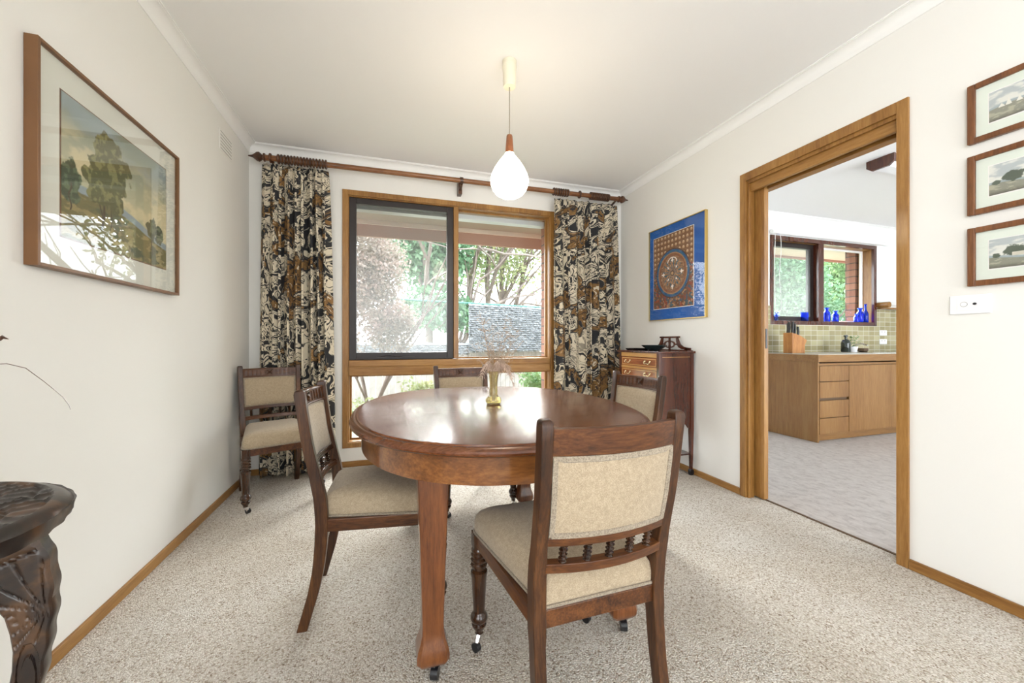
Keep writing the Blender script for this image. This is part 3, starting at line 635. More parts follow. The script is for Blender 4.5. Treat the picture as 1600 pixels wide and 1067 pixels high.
# ------------------------------------------------------------------ dining chairs
WF, WR, WT, LD, ZT = .196, .161, .170, .392, .811
PY = [(0,-.062),(.05,-.048),(.12,-.028),(.2,-.012),(.28,-.004),(.36,0),(.44,-.006),(.53,-.024),(.62,-.044),(.71,-.057),(.811,-.070)]
def ypost(z): return float(np.interp(z, [a for a, _ in PY], [b for _, b in PY]))
def xpost(z): return WR+(WT-WR)*min(1, max(0, (z-.36)/.45))
BOW = .030
def yback(x, z): return ypost(z)-BOW*(1-min(1, abs(x)/WT)**2)
def make_chair():
    c = thing('dining_chair', 'x', 'chair')
    # rear posts
    for sx in (-1, 1):
        zs = np.linspace(0, .796, 26); rings = []
        for z in zs:
            z = float(z); x = sx*xpost(z); w = .014+.002*(z > .3)*(z < .5); d = (.0165, .0195)[0] + .0035*math.exp(-((z-.36)/.16)**2)
            y = ypost(z); rings.append([(x-w, y-d, z), (x+w, y-d, z), (x+w, y+d, z), (x-w, y+d, z)])
        x = sx*xpost(.81); y = ypost(.81)
        rings += [[(x-.014, y-.012, .806), (x+.014, y-.012, .806), (x+.014, y+.016, .808), (x-.014, y+.016, .808)], [(x-.010, y-.007, .811), (x+.010, y-.007, .811), (x+.010, y+.011, .812), (x-.010, y+.011, .812)]]
        po = MB().loft(rings).build('rear_post', M['chair_z'], c, smooth=40, bevel=.0025)
    # seat frame
    fr = MB()
    def rail(p, q, th, z0, z1):
        p = Vector((*p, 0)); q = Vector((*q, 0)); n = (q-p).normalized().cross(Vector((0,0,1)))*th/2
        fr.loft([[a-n+Vector((0,0,z0)), a+n+Vector((0,0,z0)), a+n+Vector((0,0,z1)), a-n+Vector((0,0,z1))] for a in (p, q)])
    rail((-WR+.012, 0), (WR-.012, 0), .026, .326, .368); rail((-WF+.018, LD), (WF-.018, LD), .026, .326, .368)
    rail((-WR, .016), (-WF, LD-.018), .026, .326, .368); rail((WR, .016), (WF, LD-.018), .026, .326, .368)
    fr.build('seat_frame', M['chair_y'], c, bevel=.002)
    # seat cushion
    def seatring(k, z, ins=0):
        pts = []; cor = [(-WR+.014, -.006), (WR-.014, -.006), (WF+.020, LD+.020), (-WF-.020, LD+.020)]
        ctr = Vector((0, LD*.52)); rr = [.006, .006, .045, .045]
        for i in range(4):
            a = Vector(cor[i]); pv = Vector(cor[i-1]); nx = Vector(cor[(i+1) % 4]); d1 = (pv-a).normalized(); d2 = (nx-a).normalized()
            for j in range(7):
                s = j/6; q = (a+d1*rr[i])*(1-s)**2+a*2*s*(1-s)+(a+d2*rr[i])*s*s; pts.append(q)
            for j in range(1, 8): pts.append((a+d2*rr[i])*(1-j/8)+(nx-d2*rr[(i+1) % 4])*(j/8))
        return [(*(ctr+(q-ctr)*k), z) for q in pts]
    st = MB().loft([seatring(.97,.364), seatring(1.0,.369), seatring(1.015,.380), seatring(1.015,.400), seatring(.995,.420), seatring(.95,.434), seatring(.86,.446), seatring(.70,.454), seatring(.45,.459), seatring(.15,.461)])
    st.build('seat', M['fabric'], c, smooth=60)
    bp = [Vector(q) for q in seatring(1.012, .3715)]; MB().tube(bp+[bp[0]], .0042, 6, flat=1.5).build('braid', M['braid'], c, smooth=180)
    # front legs
    pf = [(.010,.040),(.012,.044),(.012,.052),(.0165,.060),(.022,.068),(.0235,.074),(.018,.079),(.024,.084),(.0275,.094),(.0265,.102),(.022,.110),(.018,.116),(.0185,.122),(.0245,.228),(.0265,.236),(.0265,.244),(.0185,.250),(.018,.256),(.0255,.260),(.0265,.266),(.022,.271),(.0255,.276),(.0262,.282),(.0215,.287),(.025,.292),(.0255,.298),(.021,.303),(.0245,.308),(.0245,.314),(.019,.322)]
    for sx in (-1, 1):
        mb = MB().lathe(pf, (sx*WF, LD, 0), 24).box(sx*WF-.0205, sx*WF+.0205, LD-.0205, LD+.0205, .320, .366)
        lg = mb.build('front_leg', M['chair_leg'], c, smooth=40)
        x = sx*WF
        cs = MB().tube([(x, LD, .046), (x, LD, .038)], .013, 12).tube([(x-.002, LD-.004, .040), (x-.010, LD-.012, .026), (x-.012, LD-.016, .014)], [.011,.009,.007], 8)
        ca = cs.build('castor', M['chrome'], lg, smooth=40)
        MB().tube([(x-.020, LD-.020, .014), (x-.006, LD-.012, .014)], .014, 16).build('castor_wheel', M['black'], lg, smooth=40)
    # curved rails
    def crail(z0, z1, th, mat, name, parent=c, off=0, x1=None):
        X1 = x1 or None; rings = []
        for i in range(17):
            s = -1+2*i/16; zc = (z0+z1)/2; x = s*(xpost(zc)-.011)
            rings.append([(x, yback(x, z0)-th/2+off, z0), (x, yback(x, z0)+th/2+off, z0), (x, yback(x, z1)+th/2+off, z1), (x, yback(x, z1)-th/2+off, z1)])
        return MB().loft(rings).build(name, mat, parent, smooth=40, bevel=.0015)
    tr = crail(.733, .792, .020, M['chair_x'], 'top_rail')
    r2 = crail(.526, .546, .022, M['chair_x'], 'middle_rail'); r3 = crail(.461, .484, .027, M['chair_x'], 'lower_rail')
    # reeding on the fronts of the rails, carved frieze on the top rail
    fz = MB()
    def curved_strip(mb, z0, z1, off, th, xm):
        L = []
        for i in range(13):
            x = (-1+i/6)*xm
            L.append([(x, yback(x, z0)+off, z0), (x, yback(x, z0)+off+th, z0), (x, yback(x, z1)+off+th, z1), (x, yback(x, z1)+off, z1)])
        mb.loft(L)
    for z in (.736, .786): curved_strip(fz, z, z+.004, .010, .0022, xpost(z)-.014)
    for i in range(12):
        x = (-1+2*(i+.5)/12)*(WT-.020)
        if abs(x) < .022: continue
        y = yback(x, .76)+.0095; z0, z1 = .745, .782
        dy = yback(x, z1)-yback(x, z0)
        fz.loft([[(x-.0085, y-dy/2, z0), (x+.0085, y-dy/2, z0), (x+.0085, y-dy/2+.0018, z0), (x-.0085, y-dy/2+.0018, z0)], [(x-.0085, y+dy/2, z1), (x+.0085, y+dy/2, z1), (x+.0085, y+dy/2+.0018, z1), (x-.0085, y+dy/2+.0018, z1)]])
    fz.build('carved_fluting', M['chair_x'], tr, bevel=.001)
    y = yback(0, .764)+.010; rs = MB()
    for (a, b) in (((-.019,.745),(.019,.783)), ((.019,.745),(-.019,.783))): rs.tube([(a[0], y, a[1]), ((a[0]+b[0])/2, y+.006, .764), (b[0], y-.003, b[1])], [.0015,.0055,.0015], 6)
    for (x0, x1, z0, z1) in ((-.022,.022,.742,.745),(-.022,.022,.783,.786),(-.022,-.019,.745,.783),(.019,.022,.745,.783)): rs.box(x0, x1, y-.002, y+.004, z0, z1)
    rs.tube([(0, y, .764), (0, y+.009, .764)], .006, 8); rs.build('carved_rosette', M['chair_z'], tr)
    rd = MB()
    for z in (.463, .470, .477): curved_strip(rd, z, z+.004, .0135, .0025, xpost(z)-.013)
    rd.build('reeding', M['chair_x'], r3)
    rd = MB()
    for z in (.531, .538): curved_strip(rd, z, z+.004, .011, .0025, xpost(z)-.013)
    rd.build('reeding', M['chair_x'], r2)
    # spindles
    for i in range(5):
        x = (-1+2*i/4)*.112; z0, z1 = .483, .528; y0, y1 = yback(x, z0), yback(x, z1); n = 22; L = []
        for j in range(n+1):
            s = j/n; r = .0080+.0026*math.cos(s*2*PI*4.5); L.append([(x+r*math.cos(a*PI/6), y0+(y1-y0)*s+r*math.sin(a*PI/6), z0+(z1-z0)*s) for a in range(12)])
        MB().loft(L).build('spindle', M['chair_leg'], c, smooth=60)
    # back pad
    def padface(sgn, bulge, off):
        V = []; nx, nz = 20, 14
        for j in range(nz+1):
            for i in range(nx+1):
                s = -1+2*i/nx; q = j/nz; z = .546+(.733-.546)*q; x = s*(xpost(z)-.0135)
                b = bulge*(1-s**6)*(1-(2*q-1)**6)*(.75+.25*(1-s*s)); V.append((x, yback(x, z)+sgn*(off+b), z))
        return V, nx, nz
    Vf, nx, nz = padface(1, .020, .006); Vb, _, _ = padface(-1, .003, .008)
    mb = MB(); n1 = len(Vf); mb.v = Vf+Vb; W_ = nx+1
    for j in range(nz):
        for i in range(nx):
            a = j*W_+i; mb.f.append((a, a+1, a+W_+1, a+W_)); b = n1+a; mb.f.append((b, b+W_, b+W_+1, b+1))
    for i in range(nx): mb.f.append((i, n1+i, n1+i+1, i+1)); a = nz*W_+i; mb.f.append((a, a+1, n1+a+1, n1+a))
    for j in range(nz): a = j*W_; mb.f.append((a, a+W_, n1+a+W_, n1+a)); a = j*W_+nx; mb.f.append((a, n1+a, n1+a+W_, a+W_))
    pad = mb.build('back_pad', M['fabric'], c, smooth=60)
    for side, off in ((-1, .0105), (1, .008)):
        pts = []; ins = .006
        def pp(s, z): x = s*(xpost(z)-.0135-ins); return Vector((x, yback(x, z)+side*off, z))
        z0, z1 = .546+ins, .733-ins
        pts = [pp(-1+2*i/16, z0) for i in range(17)]+[pp(1, z0+(z1-z0)*i/8) for i in range(1, 9)]+[pp(1-2*i/16, z1) for i in range(1, 17)]+[pp(-1, z1-(z1-z0)*i/8) for i in range(1, 9)]
        b = MB(); rngs = []
        mb2 = MB()
        ctr = Vector((0, yback(0,.64), .64))
        L = []
        for k, q in enumerate(pts):
            nrm = Vector((0, side, 0)); inw = (ctr-q); inw.y = 0
            tdir = (pts[(k+1) % len(pts)]-pts[k-1]).normalized(); inn = nrm.cross(tdir).normalized()
            if inn.dot(inw) < 0: inn = -inn
            L.append([q-inn*.006-nrm*.002, q-inn*.006+nrm*.001, q-inn*.002+nrm*.0025, q+inn*.002+nrm*.0015, q+inn*.005+nrm*.0025, q+inn*.008-nrm*.002])
        L.append(L[0]); mb2.loft(L, True, False).build('braid', M['braid'], c, smooth=60)
    return c
ch0 = make_chair()
chairs = [((.480,.830), 1.5, 'dark wooden dining chair in the foreground, its oatmeal padded back towards the viewer'),
          ((-.210,1.624), -92.5, 'dark wooden dining chair at the left side of the table, seen in profile'),
          ((.467,2.544), 184.4, 'dark wooden dining chair at the far end of the table in front of the window'),
          ((1.155,1.712), 95.7, 'dark wooden dining chair at the right table side, before the small cabinet'),
          ((-.748,2.968), 204.0, 'dining chair standing alone in the far left corner before the curtain')]
for i, ((x, y), r, lab) in enumerate(chairs):
    o = ch0 if i == 0 else copy_tree(ch0)
    o.location = (x, y, 0); o.rotation_euler = (0, 0, math.radians(r)); o['label'] = lab; o['group'] = 'upholstered dining chairs'

# ------------------------------------------------------------------ vase with dried grass
VX, VY, VZ = .436, 1.649, .7005
v = thing('glass_vase', 'slim amber glass vase with a bulbous foot in the centre of the table', 'vase', (VX, VY, VZ))
out = [(.020,0),(.028,.001),(.034,.008),(.036,.016),(.034,.024),(.028,.030),(.022,.034),(.0185,.042),(.017,.07),(.0178,.10),(.020,.13),(.0225,.143)]
inn = [(.0205,.143),(.018,.13),(.0158,.10),(.015,.07),(.016,.045),(.022,.035),(.031,.024),(.033,.016),(.031,.009),(.004,.006)]
MB().lathe(out+inn, seg=32).build('glass_body', M['vase'], v, smooth=60)
g = thing('dried_grasses', 'spray of dried grasses and seed heads standing in the amber vase', 'dried flowers', (VX, VY, VZ+.012))
rn = random.Random(5); mb = MB(); pl = MB()
def stem(dx, dy, h, r=.0011, twigs=0, curve=.3, mbx=None):
    mbx = mbx or mb; pts = []; n = 12; sx, sy = rn.uniform(-.008,.008), rn.uniform(-.008,.008)
    for i in range(n+1):
        s = i/n; k = s if s < .3 else s; pts.append(Vector((sx*(1-s)+dx*(s**1.5), sy*(1-s)+dy*(s**1.5), h*s-curve*0*s)))
    mbx.tube(pts, [r*(1-.6*i/n) for i in range(n+1)], 5)
    for k in range(twigs):
        s = rn.uniform(.42, 1); i = int(s*n); p0 = pts[min(i, n)]; a = rn.uniform(0, 2*PI); l = rn.uniform(.03, .09)*(1.35-s)
        p1 = p0+Vector((math.cos(a)*l*.5, math.sin(a)*l*.4, l*.35)); p2 = p0+Vector((math.cos(a)*l, math.sin(a)*l*.8, l*.6+rn.uniform(-.02,.01)))
        mbx.tube([p0, p1, p2], [r*.6, r*.5, r*.3], 4)
        for q in range(3):
            b = p1.lerp(p2, rn.random()); a2 = rn.uniform(0, 2*PI); mbx.tube([b, b+Vector((math.cos(a2)*.014, math.sin(a2)*.01, rn.uniform(-.004,.014)))], [r*.5, r*.2], 4)
stem(-.065, .0, .40, .0020, 26); stem(-.045, .01, .33, .0014, 20); stem(.03, .02, .30, .0012, 20); stem(.085, .01, .36, .0013, 30)
stem(.125, .0, .33, .0012, 26); stem(.05, -.02, .25, .0012, 16); stem(.15, .03, .27, .0011, 22); stem(-.02, -.02, .24, .0012, 12); stem(.07,.03,.38,.0012,26); stem(-.09,.02,.25,.001,14); stem(.11,-.02,.30,.001,22); stem(.0,.02,.34,.0012,20)
for k in range(9): stem(rn.uniform(-.03,.05), rn.uniform(-.02,.02), rn.uniform(.18,.25), .0016, 0)
mb.build('stems', M['dry'], g)
def droop(dx, dy, h, fall):                             # plume that leaves the neck and hangs over
    pts = [Vector((dx*s, dy*s, .12+h*math.sin(min(1, s*1.25)*PI/2)-fall*max(0, s-.4)**2*2.6)) for s in [i/14 for i in range(15)]]
    pl.tube(pts, .0012, 4)
    for i in range(2, 15):
        for q in range(9):
            a = rn.uniform(0, 2*PI); d = Vector((math.cos(a)*.8+.3*(1 if dx > 0 else -1), math.sin(a)*.6, -.5-rn.random()*.8)).normalized()*rn.uniform(.012,.030)
            pl.tube([pts[i], pts[i]+d*.6+Vector((0,0,.003)), pts[i]+d], [.0009,.0008,.0003], 3)
droop(.085, .0, .055, .07); droop(.060, -.03, .05, .05); droop(.10, .02, .045, .12); droop(-.055, -.01, .05, .06); droop(.045, .01, .07, .03); droop(.02, -.02, .06, .02); droop(-.03, .0, .06, .02)
pl.build('plumes', M['dry_pink'], g)

# ------------------------------------------------------------------ small drawer cabinet
CX0, CX1, CY0, CY1, CT = 1.812, 2.112, 2.300, 2.794, .902
c = thing('music_cabinet', 'small mahogany cabinet of inlaid drawers on thin legs in the right corner', 'cabinet', (0,0,0))
MB().box(CX0-.016, CX1+.004, CY0-.016, CY1+.012, CT-.016, CT).build('cabinet_top', M['cab_z'], c, bevel=.004)
MB().box(CX0+.012, CX1-.004, CY0+.004, CY0+.014, .395, CT-.016).build('side_panel', M['cab_z'], c)
MB().box(CX0+.012, CX1-.004, CY1-.014, CY1-.004, .395, CT-.016).build('side_panel', M['cab_z'], c)
MB().box(CX0+.010, CX1-.006, CY0+.010, CY1-.010, .385, .40).box(CX1-.010, CX1-.002, CY0+.01, CY1-.01, .40, CT-.016).box(CX0+.02, CX1-.01, CY0+.016, CY1-.016, .40, .405).build('carcase', M['cab_z'], c)
for x in (CX0+.013, CX1-.013):
    for y in (CY0+.013, CY1-.013):
        lg = MB().loft([[(x+a*w, y+b*w, z) for a, b in ((-1,-1),(1,-1),(1,1),(-1,1))] for z, w in ((.040,.0085),(.10,.0095),(.33,.0135),(.40,.0135),(CT-.016,.0135))]).build('leg', M['cab_z'], c)
        MB().loft([[(x+a*w, y+b*w, z) for a, b in ((-1,-1),(1,-1),(1,1),(-1,1))] for z, w in ((.0,.011),(.012,.014),(.030,.014),(.044,.011))]).build('foot', M['black'], lg)
# inlay line on the side, shaped bracket below
for yy, nm in ((CY0+.0035, 'side_inlay'),):
    MB().box(CX0+.03, CX1-.03, yy-.0008, yy+.001, CT-.044, CT-.041).build(nm, M['inlay'], c)
sp = [(CX0+.026,.397),(CX0+.026,.335),(CX0+.045,.345),(CX0+.065,.372),(CX1-.065,.372),(CX1-.045,.345),(CX1-.026,.335),(CX1-.026,.397)]
for y in (CY0+.006, CY1-.014): MB().prism(sp, 'y', y, y+.008).build('bracket_apron', M['cab_z'], c)
sp = [(CY0+.026,.397),(CY0+.026,.335),(CY0+.045,.345),(CY0+.075,.372),(CY1-.075,.372),(CY1-.045,.345),(CY1-.026,.335),(CY1-.026,.397)]
MB().prism(sp, 'x', CX0+.004, CX0+.012).build('bracket_apron', M['cab_z'], c)
box(CX0+.012, CX1-.012, CY0+.012, CY1-.012, .147, .158).build('shelf', M['cab_z'], c)
# front frame between the drawers
ff = MB().box(CX0+.001, CX0+.012, CY0+.026, CY1-.026, .855, CT-.016)
for k in range(6): ff.box(CX0+.001, CX0+.012, CY0+.026, CY1-.026, .765-.088*(k-1)-.0, .781-.088*(k-1)) if k else None
ff.build('drawer_rails', M['inlay'], c)
for k in range(5):
    z1 = .853-.088*k; z0 = z1-.072
    dr = box(CX0+.002, CX0+.10, CY0+.029, CY1-.029, z0+.001, z1-.001).build('drawer', M['cab_y'], c)
    bd = yz(CX0+.0008, CX0+.003, CY0+.036, CY1-.036, z0+.008, z1-.008, .006, 0); bd.build('inlay_border', M['inlay'], dr)
    for y in (CY0+.125, CY1-.125):
        h = MB(); zc = (z0+z1)/2+.008
        for s in (-1, 1): h.lathe([(.001,-.008),(.007,-.004),(.0085,0),(.007,.004),(.001,.008)], (CX0-.003, y+s*.030, zc), 12)
        h.tube([(CX0-.008, y-.030, zc), (CX0-.014, y-.033, zc-.010), (CX0-.016, y-.022, zc-.020), (CX0-.016, y-.008, zc-.016), (CX0-.016, y+.008, zc-.016), (CX0-.016, y+.022, zc-.020), (CX0-.014, y+.033, zc-.010), (CX0-.008, y+.030, zc)], .0028, 8)
        h.build('handle', M['brass'], dr, smooth=60)
# fretted gallery
ga = MB(); x0, x1 = CX1-.012, CX1-.003; ym = (CY0+CY1)/2
def gb(pts): ga.prism([(ym+a, CT+b) for a, b in pts], 'x', x0, x1)
prof_o = [(-.225,0),(-.225,.022),(-.19,.024),(-.15,.032),(-.12,.050),(-.105,.075),(-.095,.098),(-.11,.102),(-.11,.110)]
inner = [(-.165,0),(-.165,.010),(-.13,.014),(-.10,.026),(-.085,.045),(-.078,.068),(-.075,.088),(-.075,.094),(-.075,.098)]
for s in (-1, 1):
    for i in range(len(prof_o)-1):
        q = [prof_o[i], prof_o[i+1], inner[i+1], inner[i]]; gb([(s*a, b) for a, b in q])
gb([(-.112,.096),(.112,.096),(.112,.110),(-.112,.110)]); gb([(-.22,0),(.22,0),(.22,.008),(-.22,.008)])
for s in (-1, 1):                                        # the oval ring inside with its centre splat
    n = 14
    for i in range(n):
        a0, a1 = PI*i/n, PI*(i+1)/n; gb([(s*.062*math.sin(a0), .048+.030*math.cos(a0)), (s*.062*math.sin(a1), .048+.030*math.cos(a1)), (s*.050*math.sin(a1), .048+.020*math.cos(a1)), (s*.050*math.sin(a0), .048+.020*math.cos(a0))])
gb([(-.012,.022),(.012,.022),(.007,.048),(.012,.074),(-.012,.074),(-.007,.048)]); gb([(-.10,.042),(-.055,.044),(-.055,.052),(-.09,.054)]); gb([(.10,.042),(.055,.044),(.055,.052),(.09,.054)])
gb([(-.008,.074),(.008,.074),(.008,.098),(-.008,.098)]); gb([(-.008,.0),(.008,.0),(.008,.024),(-.008,.024)])
MB().box(CX1-.05, CX1-.004, CY0+.004, CY1-.004, CT, CT+.006).build('gallery_base', M['cab_z'], c)
ga.build('fretted_gallery', M['cab_z'], c)
b = thing('bowl', 'shallow black glazed bowl on top of the mahogany cabinet', 'bowl', (1.925, 2.50, CT))
MB().lathe([(.038,0),(.042,.004),(.062,.016),(.086,.033),(.094,.040),(.096,.041),(.094,.043),(.084,.036),(.060,.020),(.030,.008),(.002,.006)], seg=40).build('bowl_body', M['bowl'], b, smooth=60)
b = thing('tray', 'flat black lacquer tray behind the bowl on the mahogany cabinet', 'tray', (1.90, 2.675, CT))
rr = lambda k, z: [(.075*k*math.copysign(abs(math.cos(a))**.5, math.cos(a)), .085*k*math.copysign(abs(math.sin(a))**.5, math.sin(a)), z) for a in [2*PI*i/40 for i in range(40)]]
MB().loft([rr(.85,0), rr(.95,.006), rr(1,.016), rr(.98,.016), rr(.92,.006), rr(.5,.005)]).build('tray_body', M['tray'], b, smooth=50)

# ------------------------------------------------------------------ carved stool-table, left foreground
SX, SY, SZ, SR = -.722, .742, .720, .238
s = thing('carved_table', 'dark round side table with deeply carved top and legs at the left edge', 'side table', (SX, SY, 0))
NT, NR = 360, 90; Vv = []; Ff = []
def tophgt(r, th, x, y):
    q = r/SR; h = 0
    if q > .90: return -.004*((q-.90)/.10)**2*3
    # shell fans: five scallops around, with ribs
    k = 5; a = (th+.6) % (2*PI/k)-PI/k; 
    cx = SR*.42*math.cos(th-a); cy = SR*.42*math.sin(th-a)
    dx, dy = x-cx, y-cy; rho = math.hypot(dx, dy); ph = math.atan2(dy, dx)
    h += -.0045*abs(math.cos(13*ph+rho*25))**.6*min(1, rho/.03)
    h += -.0035*max(0, math.cos(rho*150))**6
    return h
for j in range(NR+1):
    r = SR*j/NR
    for i in range(NT):
        th = 2*PI*i/NT; k = 1+.004*math.cos(12*th) if j == NR else 1; x, y = r*k*math.cos(th), r*k*math.sin(th)
        Vv.append((x, y, SZ+tophgt(r, th, x, y)))
for j in range(NR):
    for i in range(NT):
        a = j*NT+i; b2 = j*NT+(i+1) % NT; Ff.append((a, b2, b2+NT, a+NT))
mb = MB(); mb.v = Vv; mb.f = Ff; n0 = NR*NT
prev = n0
for (k, z, w) in ((1.012,-.010,.5),(1.005,-.022,1),(.985,-.034,1),(.90,-.038,.2),(.02,-.038,0)):
    nb = len(mb.v)
    for i in range(NT):
        th = 2*PI*i/NT; kk = k*(1+.006*w*math.cos(30*th+z*260)+.004*math.cos(12*th)); mb.v.append((SR*kk*math.cos(th), SR*kk*math.sin(th), SZ+z))
    for i in range(NT): mb.f.append((prev+i, prev+(i+1) % NT, nb+(i+1) % NT, nb+i))
    prev = nb
mb.build('carved_top', M['carved'], s, smooth=40)
def carved_leg(ang):
    # board in the radial plane with a cabriole outline, a fan of grooves and a leaf carved into both faces
    ca, sa = math.cos(ang), math.sin(ang); rad = Vector((ca, sa, 0)); tan = Vector((-sa, ca, 0)); mbl = MB()
    oz = [0,.05,.12,.2,.33,.448,.492,.535,.559,.589,.614,.646,.668,.684]; orr = [.215,.205,.185,.176,.190,.215,.221,.226,.228,.228,.227,.222,.215,.206]
    iz = [0,.05,.2,.33,.42,.479,.508,.536,.562,.60,.64,.684]; ir = [.165,.158,.140,.150,.178,.186,.187,.184,.179,.160,.120,.085]
    nu = 56; rings = []
    for z in np.linspace(.684, 0, 230):
        ro = float(np.interp(z, oz, orr))+.0012*math.sin(z*140); ri = float(np.interp(z, iz, ir)); fr = []; bk = []
        for i in range(nu+1):
            u = i/nu; r = ri+(ro-ri)*u; dep = 0
            if .05 < u < .93:
                px, pz = r-.222, z-.562; ph = math.atan2(pz, px); rho = math.hypot(px, pz)
                if z > .515: dep = .0030*max(0, 1-abs(math.sin(9*ph+rho*14))*3.2)*min(1, rho/.012)*(1 if rho < .088 else 0)+(.0025 if abs(rho-.094) < .0025 else 0)
                elif z > .40: dep = .0035*(1 if abs(math.hypot((r-.203)/.010, (z-.462)/.045)-1) < .22 else 0)
                else: dep = .0025*max(0, 1-abs(math.sin(z*45+u*3))*3)
            ed = .004*max(0, abs(u-.5)*2-.85)/.15
            fr.append(rad*r-tan*(.019-dep-ed)+Vector((0,0,z))); bk.append(rad*r+tan*(.019-dep-ed)+Vector((0,0,z)))
        rings.append(fr+bk[::-1])
    return mbl.loft(rings)
for k in range(3): carved_leg(math.radians(17)+k*2*PI/3).build('carved_leg', M['carved'], s, smooth=45)
# vase with twigs on it, mostly outside the picture
g = thing('twig_vase', 'dark vase holding thin bent twigs on the carved side table', 'vase', (-.775, .62, SZ))
MB().lathe([(.035,0),(.05,.01),(.055,.05),(.045,.09),(.03,.12),(.028,.15),(.034,.165),(.030,.165),(.024,.15),(.024,.12),(.004,.02)], seg=28).build('vase_body', M['bowl'], g, smooth=60)
tw = MB()
# thin arcing twig
def wpt(u, v, d):
    r = (u-800)/608*d; z = .9756-(v-532.67)/608*d; return Vector((r*math.cos(PSI)+d*math.sin(PSI)+.775, -r*math.sin(PSI)+d*math.cos(PSI)-.62, z-SZ))
tw.tube([(0,0,.10), wpt(-60,600,.46), wpt(-20,570,.50), wpt(10,568,.52), wpt(40,575,.54), wpt(70,597,.56), wpt(98,620,.58), wpt(108,634,.585), wpt(110,640,.585)], [.0015,.001,.0006,.0005,.0005,.0004,.0004,.0003,.0003], 5)
tw.tube([(0,0,.10), wpt(-70,560,.45), wpt(-30,540,.47), wpt(0,529,.48), wpt(7,527,.485)], [.002,.003,.003,.0025,.0006], 6)
for k in range(10): tw.tube([wpt(-6+k*.8, 530-k*.2, .48), wpt(4+k*1.1, 527+(k-5)*.7, .483)], [.0006,.0003], 3)
tw.build('twigs', M['rodd'], g)

# ------------------------------------------------------------------ kitchen
KX0, KY0 = 3.915, 2.67
kc = thing('kitchen_cabinet', 'honey timber kitchen base unit with four drawers and a wide door', 'cabinet')
MB().box(KX0, KX0+.018, KY0+.003, YB-.001, 0, .772).build('end_panel', M['kwood_y'], kc)
MB().box(KX0+.018, 6.3, KY0+.03, YB-.001, .075, .76).build('carcase', M['kdark'], kc)
MB().box(KX0+.018, 6.3, KY0+.05, KY0+.06, .002, .075).build('kickboard', M['kwood_x'], kc)
MB().box(KX0+.018, 6.3, KY0+.008, KY0+.03, .738, .758).build('top_rail', M['kwood_x'], kc)
for z0, z1 in ((.585,.733),(.425,.578),(.235,.398),(.080,.228)):
    dr = box(KX0+.022, KX0+.425, KY0, KY0+.02, z0, z1).build('drawer', M['kwood_z'], kc)
box(KX0+.022, KX0+.41, KY0+.012, KY0+.03, .400, .424).build('finger_groove', M['kdark'], kc)
box(KX0+.430, KX0+1.25, KY0, KY0+.02, .080, .733).build('door', M['kwood_z'], kc)
box(KX0+1.255, KX0+2.05, KY0, KY0+.02, .080, .733).build('door', M['kwood_z'], kc)
kb = thing('kitchen_benchtop', 'grey laminate benchtop with thick timber edge along the kitchen window', 'benchtop')
MB().box(KX0-.006, 6.35, KY0-.008, YB, .772, .842).build('timber_edge', M['kwood_x'], kb, bevel=.002)
MB().box(KX0-.002, 6.35, KY0-.004, YB-.008, .842, .848).build('laminate', M['ktop'], kb)
S('trim_6', box(XK0, XK1, YB-.008, YB, .848, 1.165).box(XK0, 4.03, YB-.008, YB, 1.165, 1.368).box(5.78, XK1, YB-.008, YB, 1.165, 1.368), M['tile'])
sk = thing('kitchen_sink', 'stainless steel sink and drainer set in the kitchen benchtop', 'sink')
MB().box(4.85, 6.1, 2.76, 3.15, .848, .853).build('drainer', M['chrome'], sk)
MB().tube([(5.25,3.19,.85),(5.25,3.19,.90),(5.25,3.17,.935),(5.25,3.10,.945),(5.25,3.04,.925)], .010, 10).build('tap', M['chrome'], sk, smooth=60)
k = thing('knife_block', 'slanted wooden knife block holding black-handled knives on the kitchen bench', 'knife block', (4.06, 3.02, .848))
MB().prism([(-.075,0),(.105,0),(.105,.085),(.135,.135),(.04,.185),(-.075,.215)], 'y', -.05, .05).build('block', M['knifewood'], k, bevel=.003)
for i, (dx, dy, l) in enumerate(((-.055,-.03,.13),(-.02,-.028,.12),(.02,-.03,.10),(-.05,.01,.13),(-.01,.012,.12),(.03,.01,.10),(-.04,.035,.12),(.05,-.01,.08))):
    z0 = .205-.28*(dx+.075) if dx < .04 else .175; a = .22
    MB().tube([(dx, dy, z0-.02), (dx+.015, dy, z0+l*.5), (dx+.01, dy, z0+l)], [.009,.011,.010], 8).build('knife_handle', M['black'], k, smooth=60)
def bottle(x, y, hgt, r, label, shape=0):
    b = thing('glass_bottle', label, 'bottle', (x, y, 1.2045), group='blue glass on the kitchen window sill')
    if shape == 1: pr = [(r*.9,0),(r,.004),(r,hgt*.96),(r*1.05,hgt),(r*.9,hgt),(r*.88,.01),(.002,.008)]
    elif shape == 2: pr = [(r*.9,0),(r,.004),(r,hgt*.45),(r*.8,hgt*.55),(r*.45,hgt*.66),(r*.42,hgt*.97),(r*.55,hgt),(r*.3,hgt),(r*.3,hgt*.7),(r*.8,hgt*.4),(r*.85,.01),(.002,.008)]
    else: pr = [(r*.9,0),(r,.004),(r,hgt*.62),(r*.75,hgt*.72),(r*.5,hgt*.77),(r*.48,hgt*.90),(r*.72,hgt*.92),(r*.72,hgt),(r*.4,hgt),(r*.4,hgt*.75),(r*.85,hgt*.6),(r*.88,.01),(.002,.008)]
    MB().lathe(pr, seg=24).build('bottle_glass', M['blue'], b, smooth=50)
bottle(4.62, 3.30, .105, .038, 'squat cobalt blue tumbler against the dark window sash in the kitchen', 1)
bottle(5.00, 3.31, .17, .034, 'stout blue bottle just right of the kitchen window mullion')
bottle(5.13, 3.30, .135, .034, 'short blue bottle, second to the right of the kitchen window mullion')
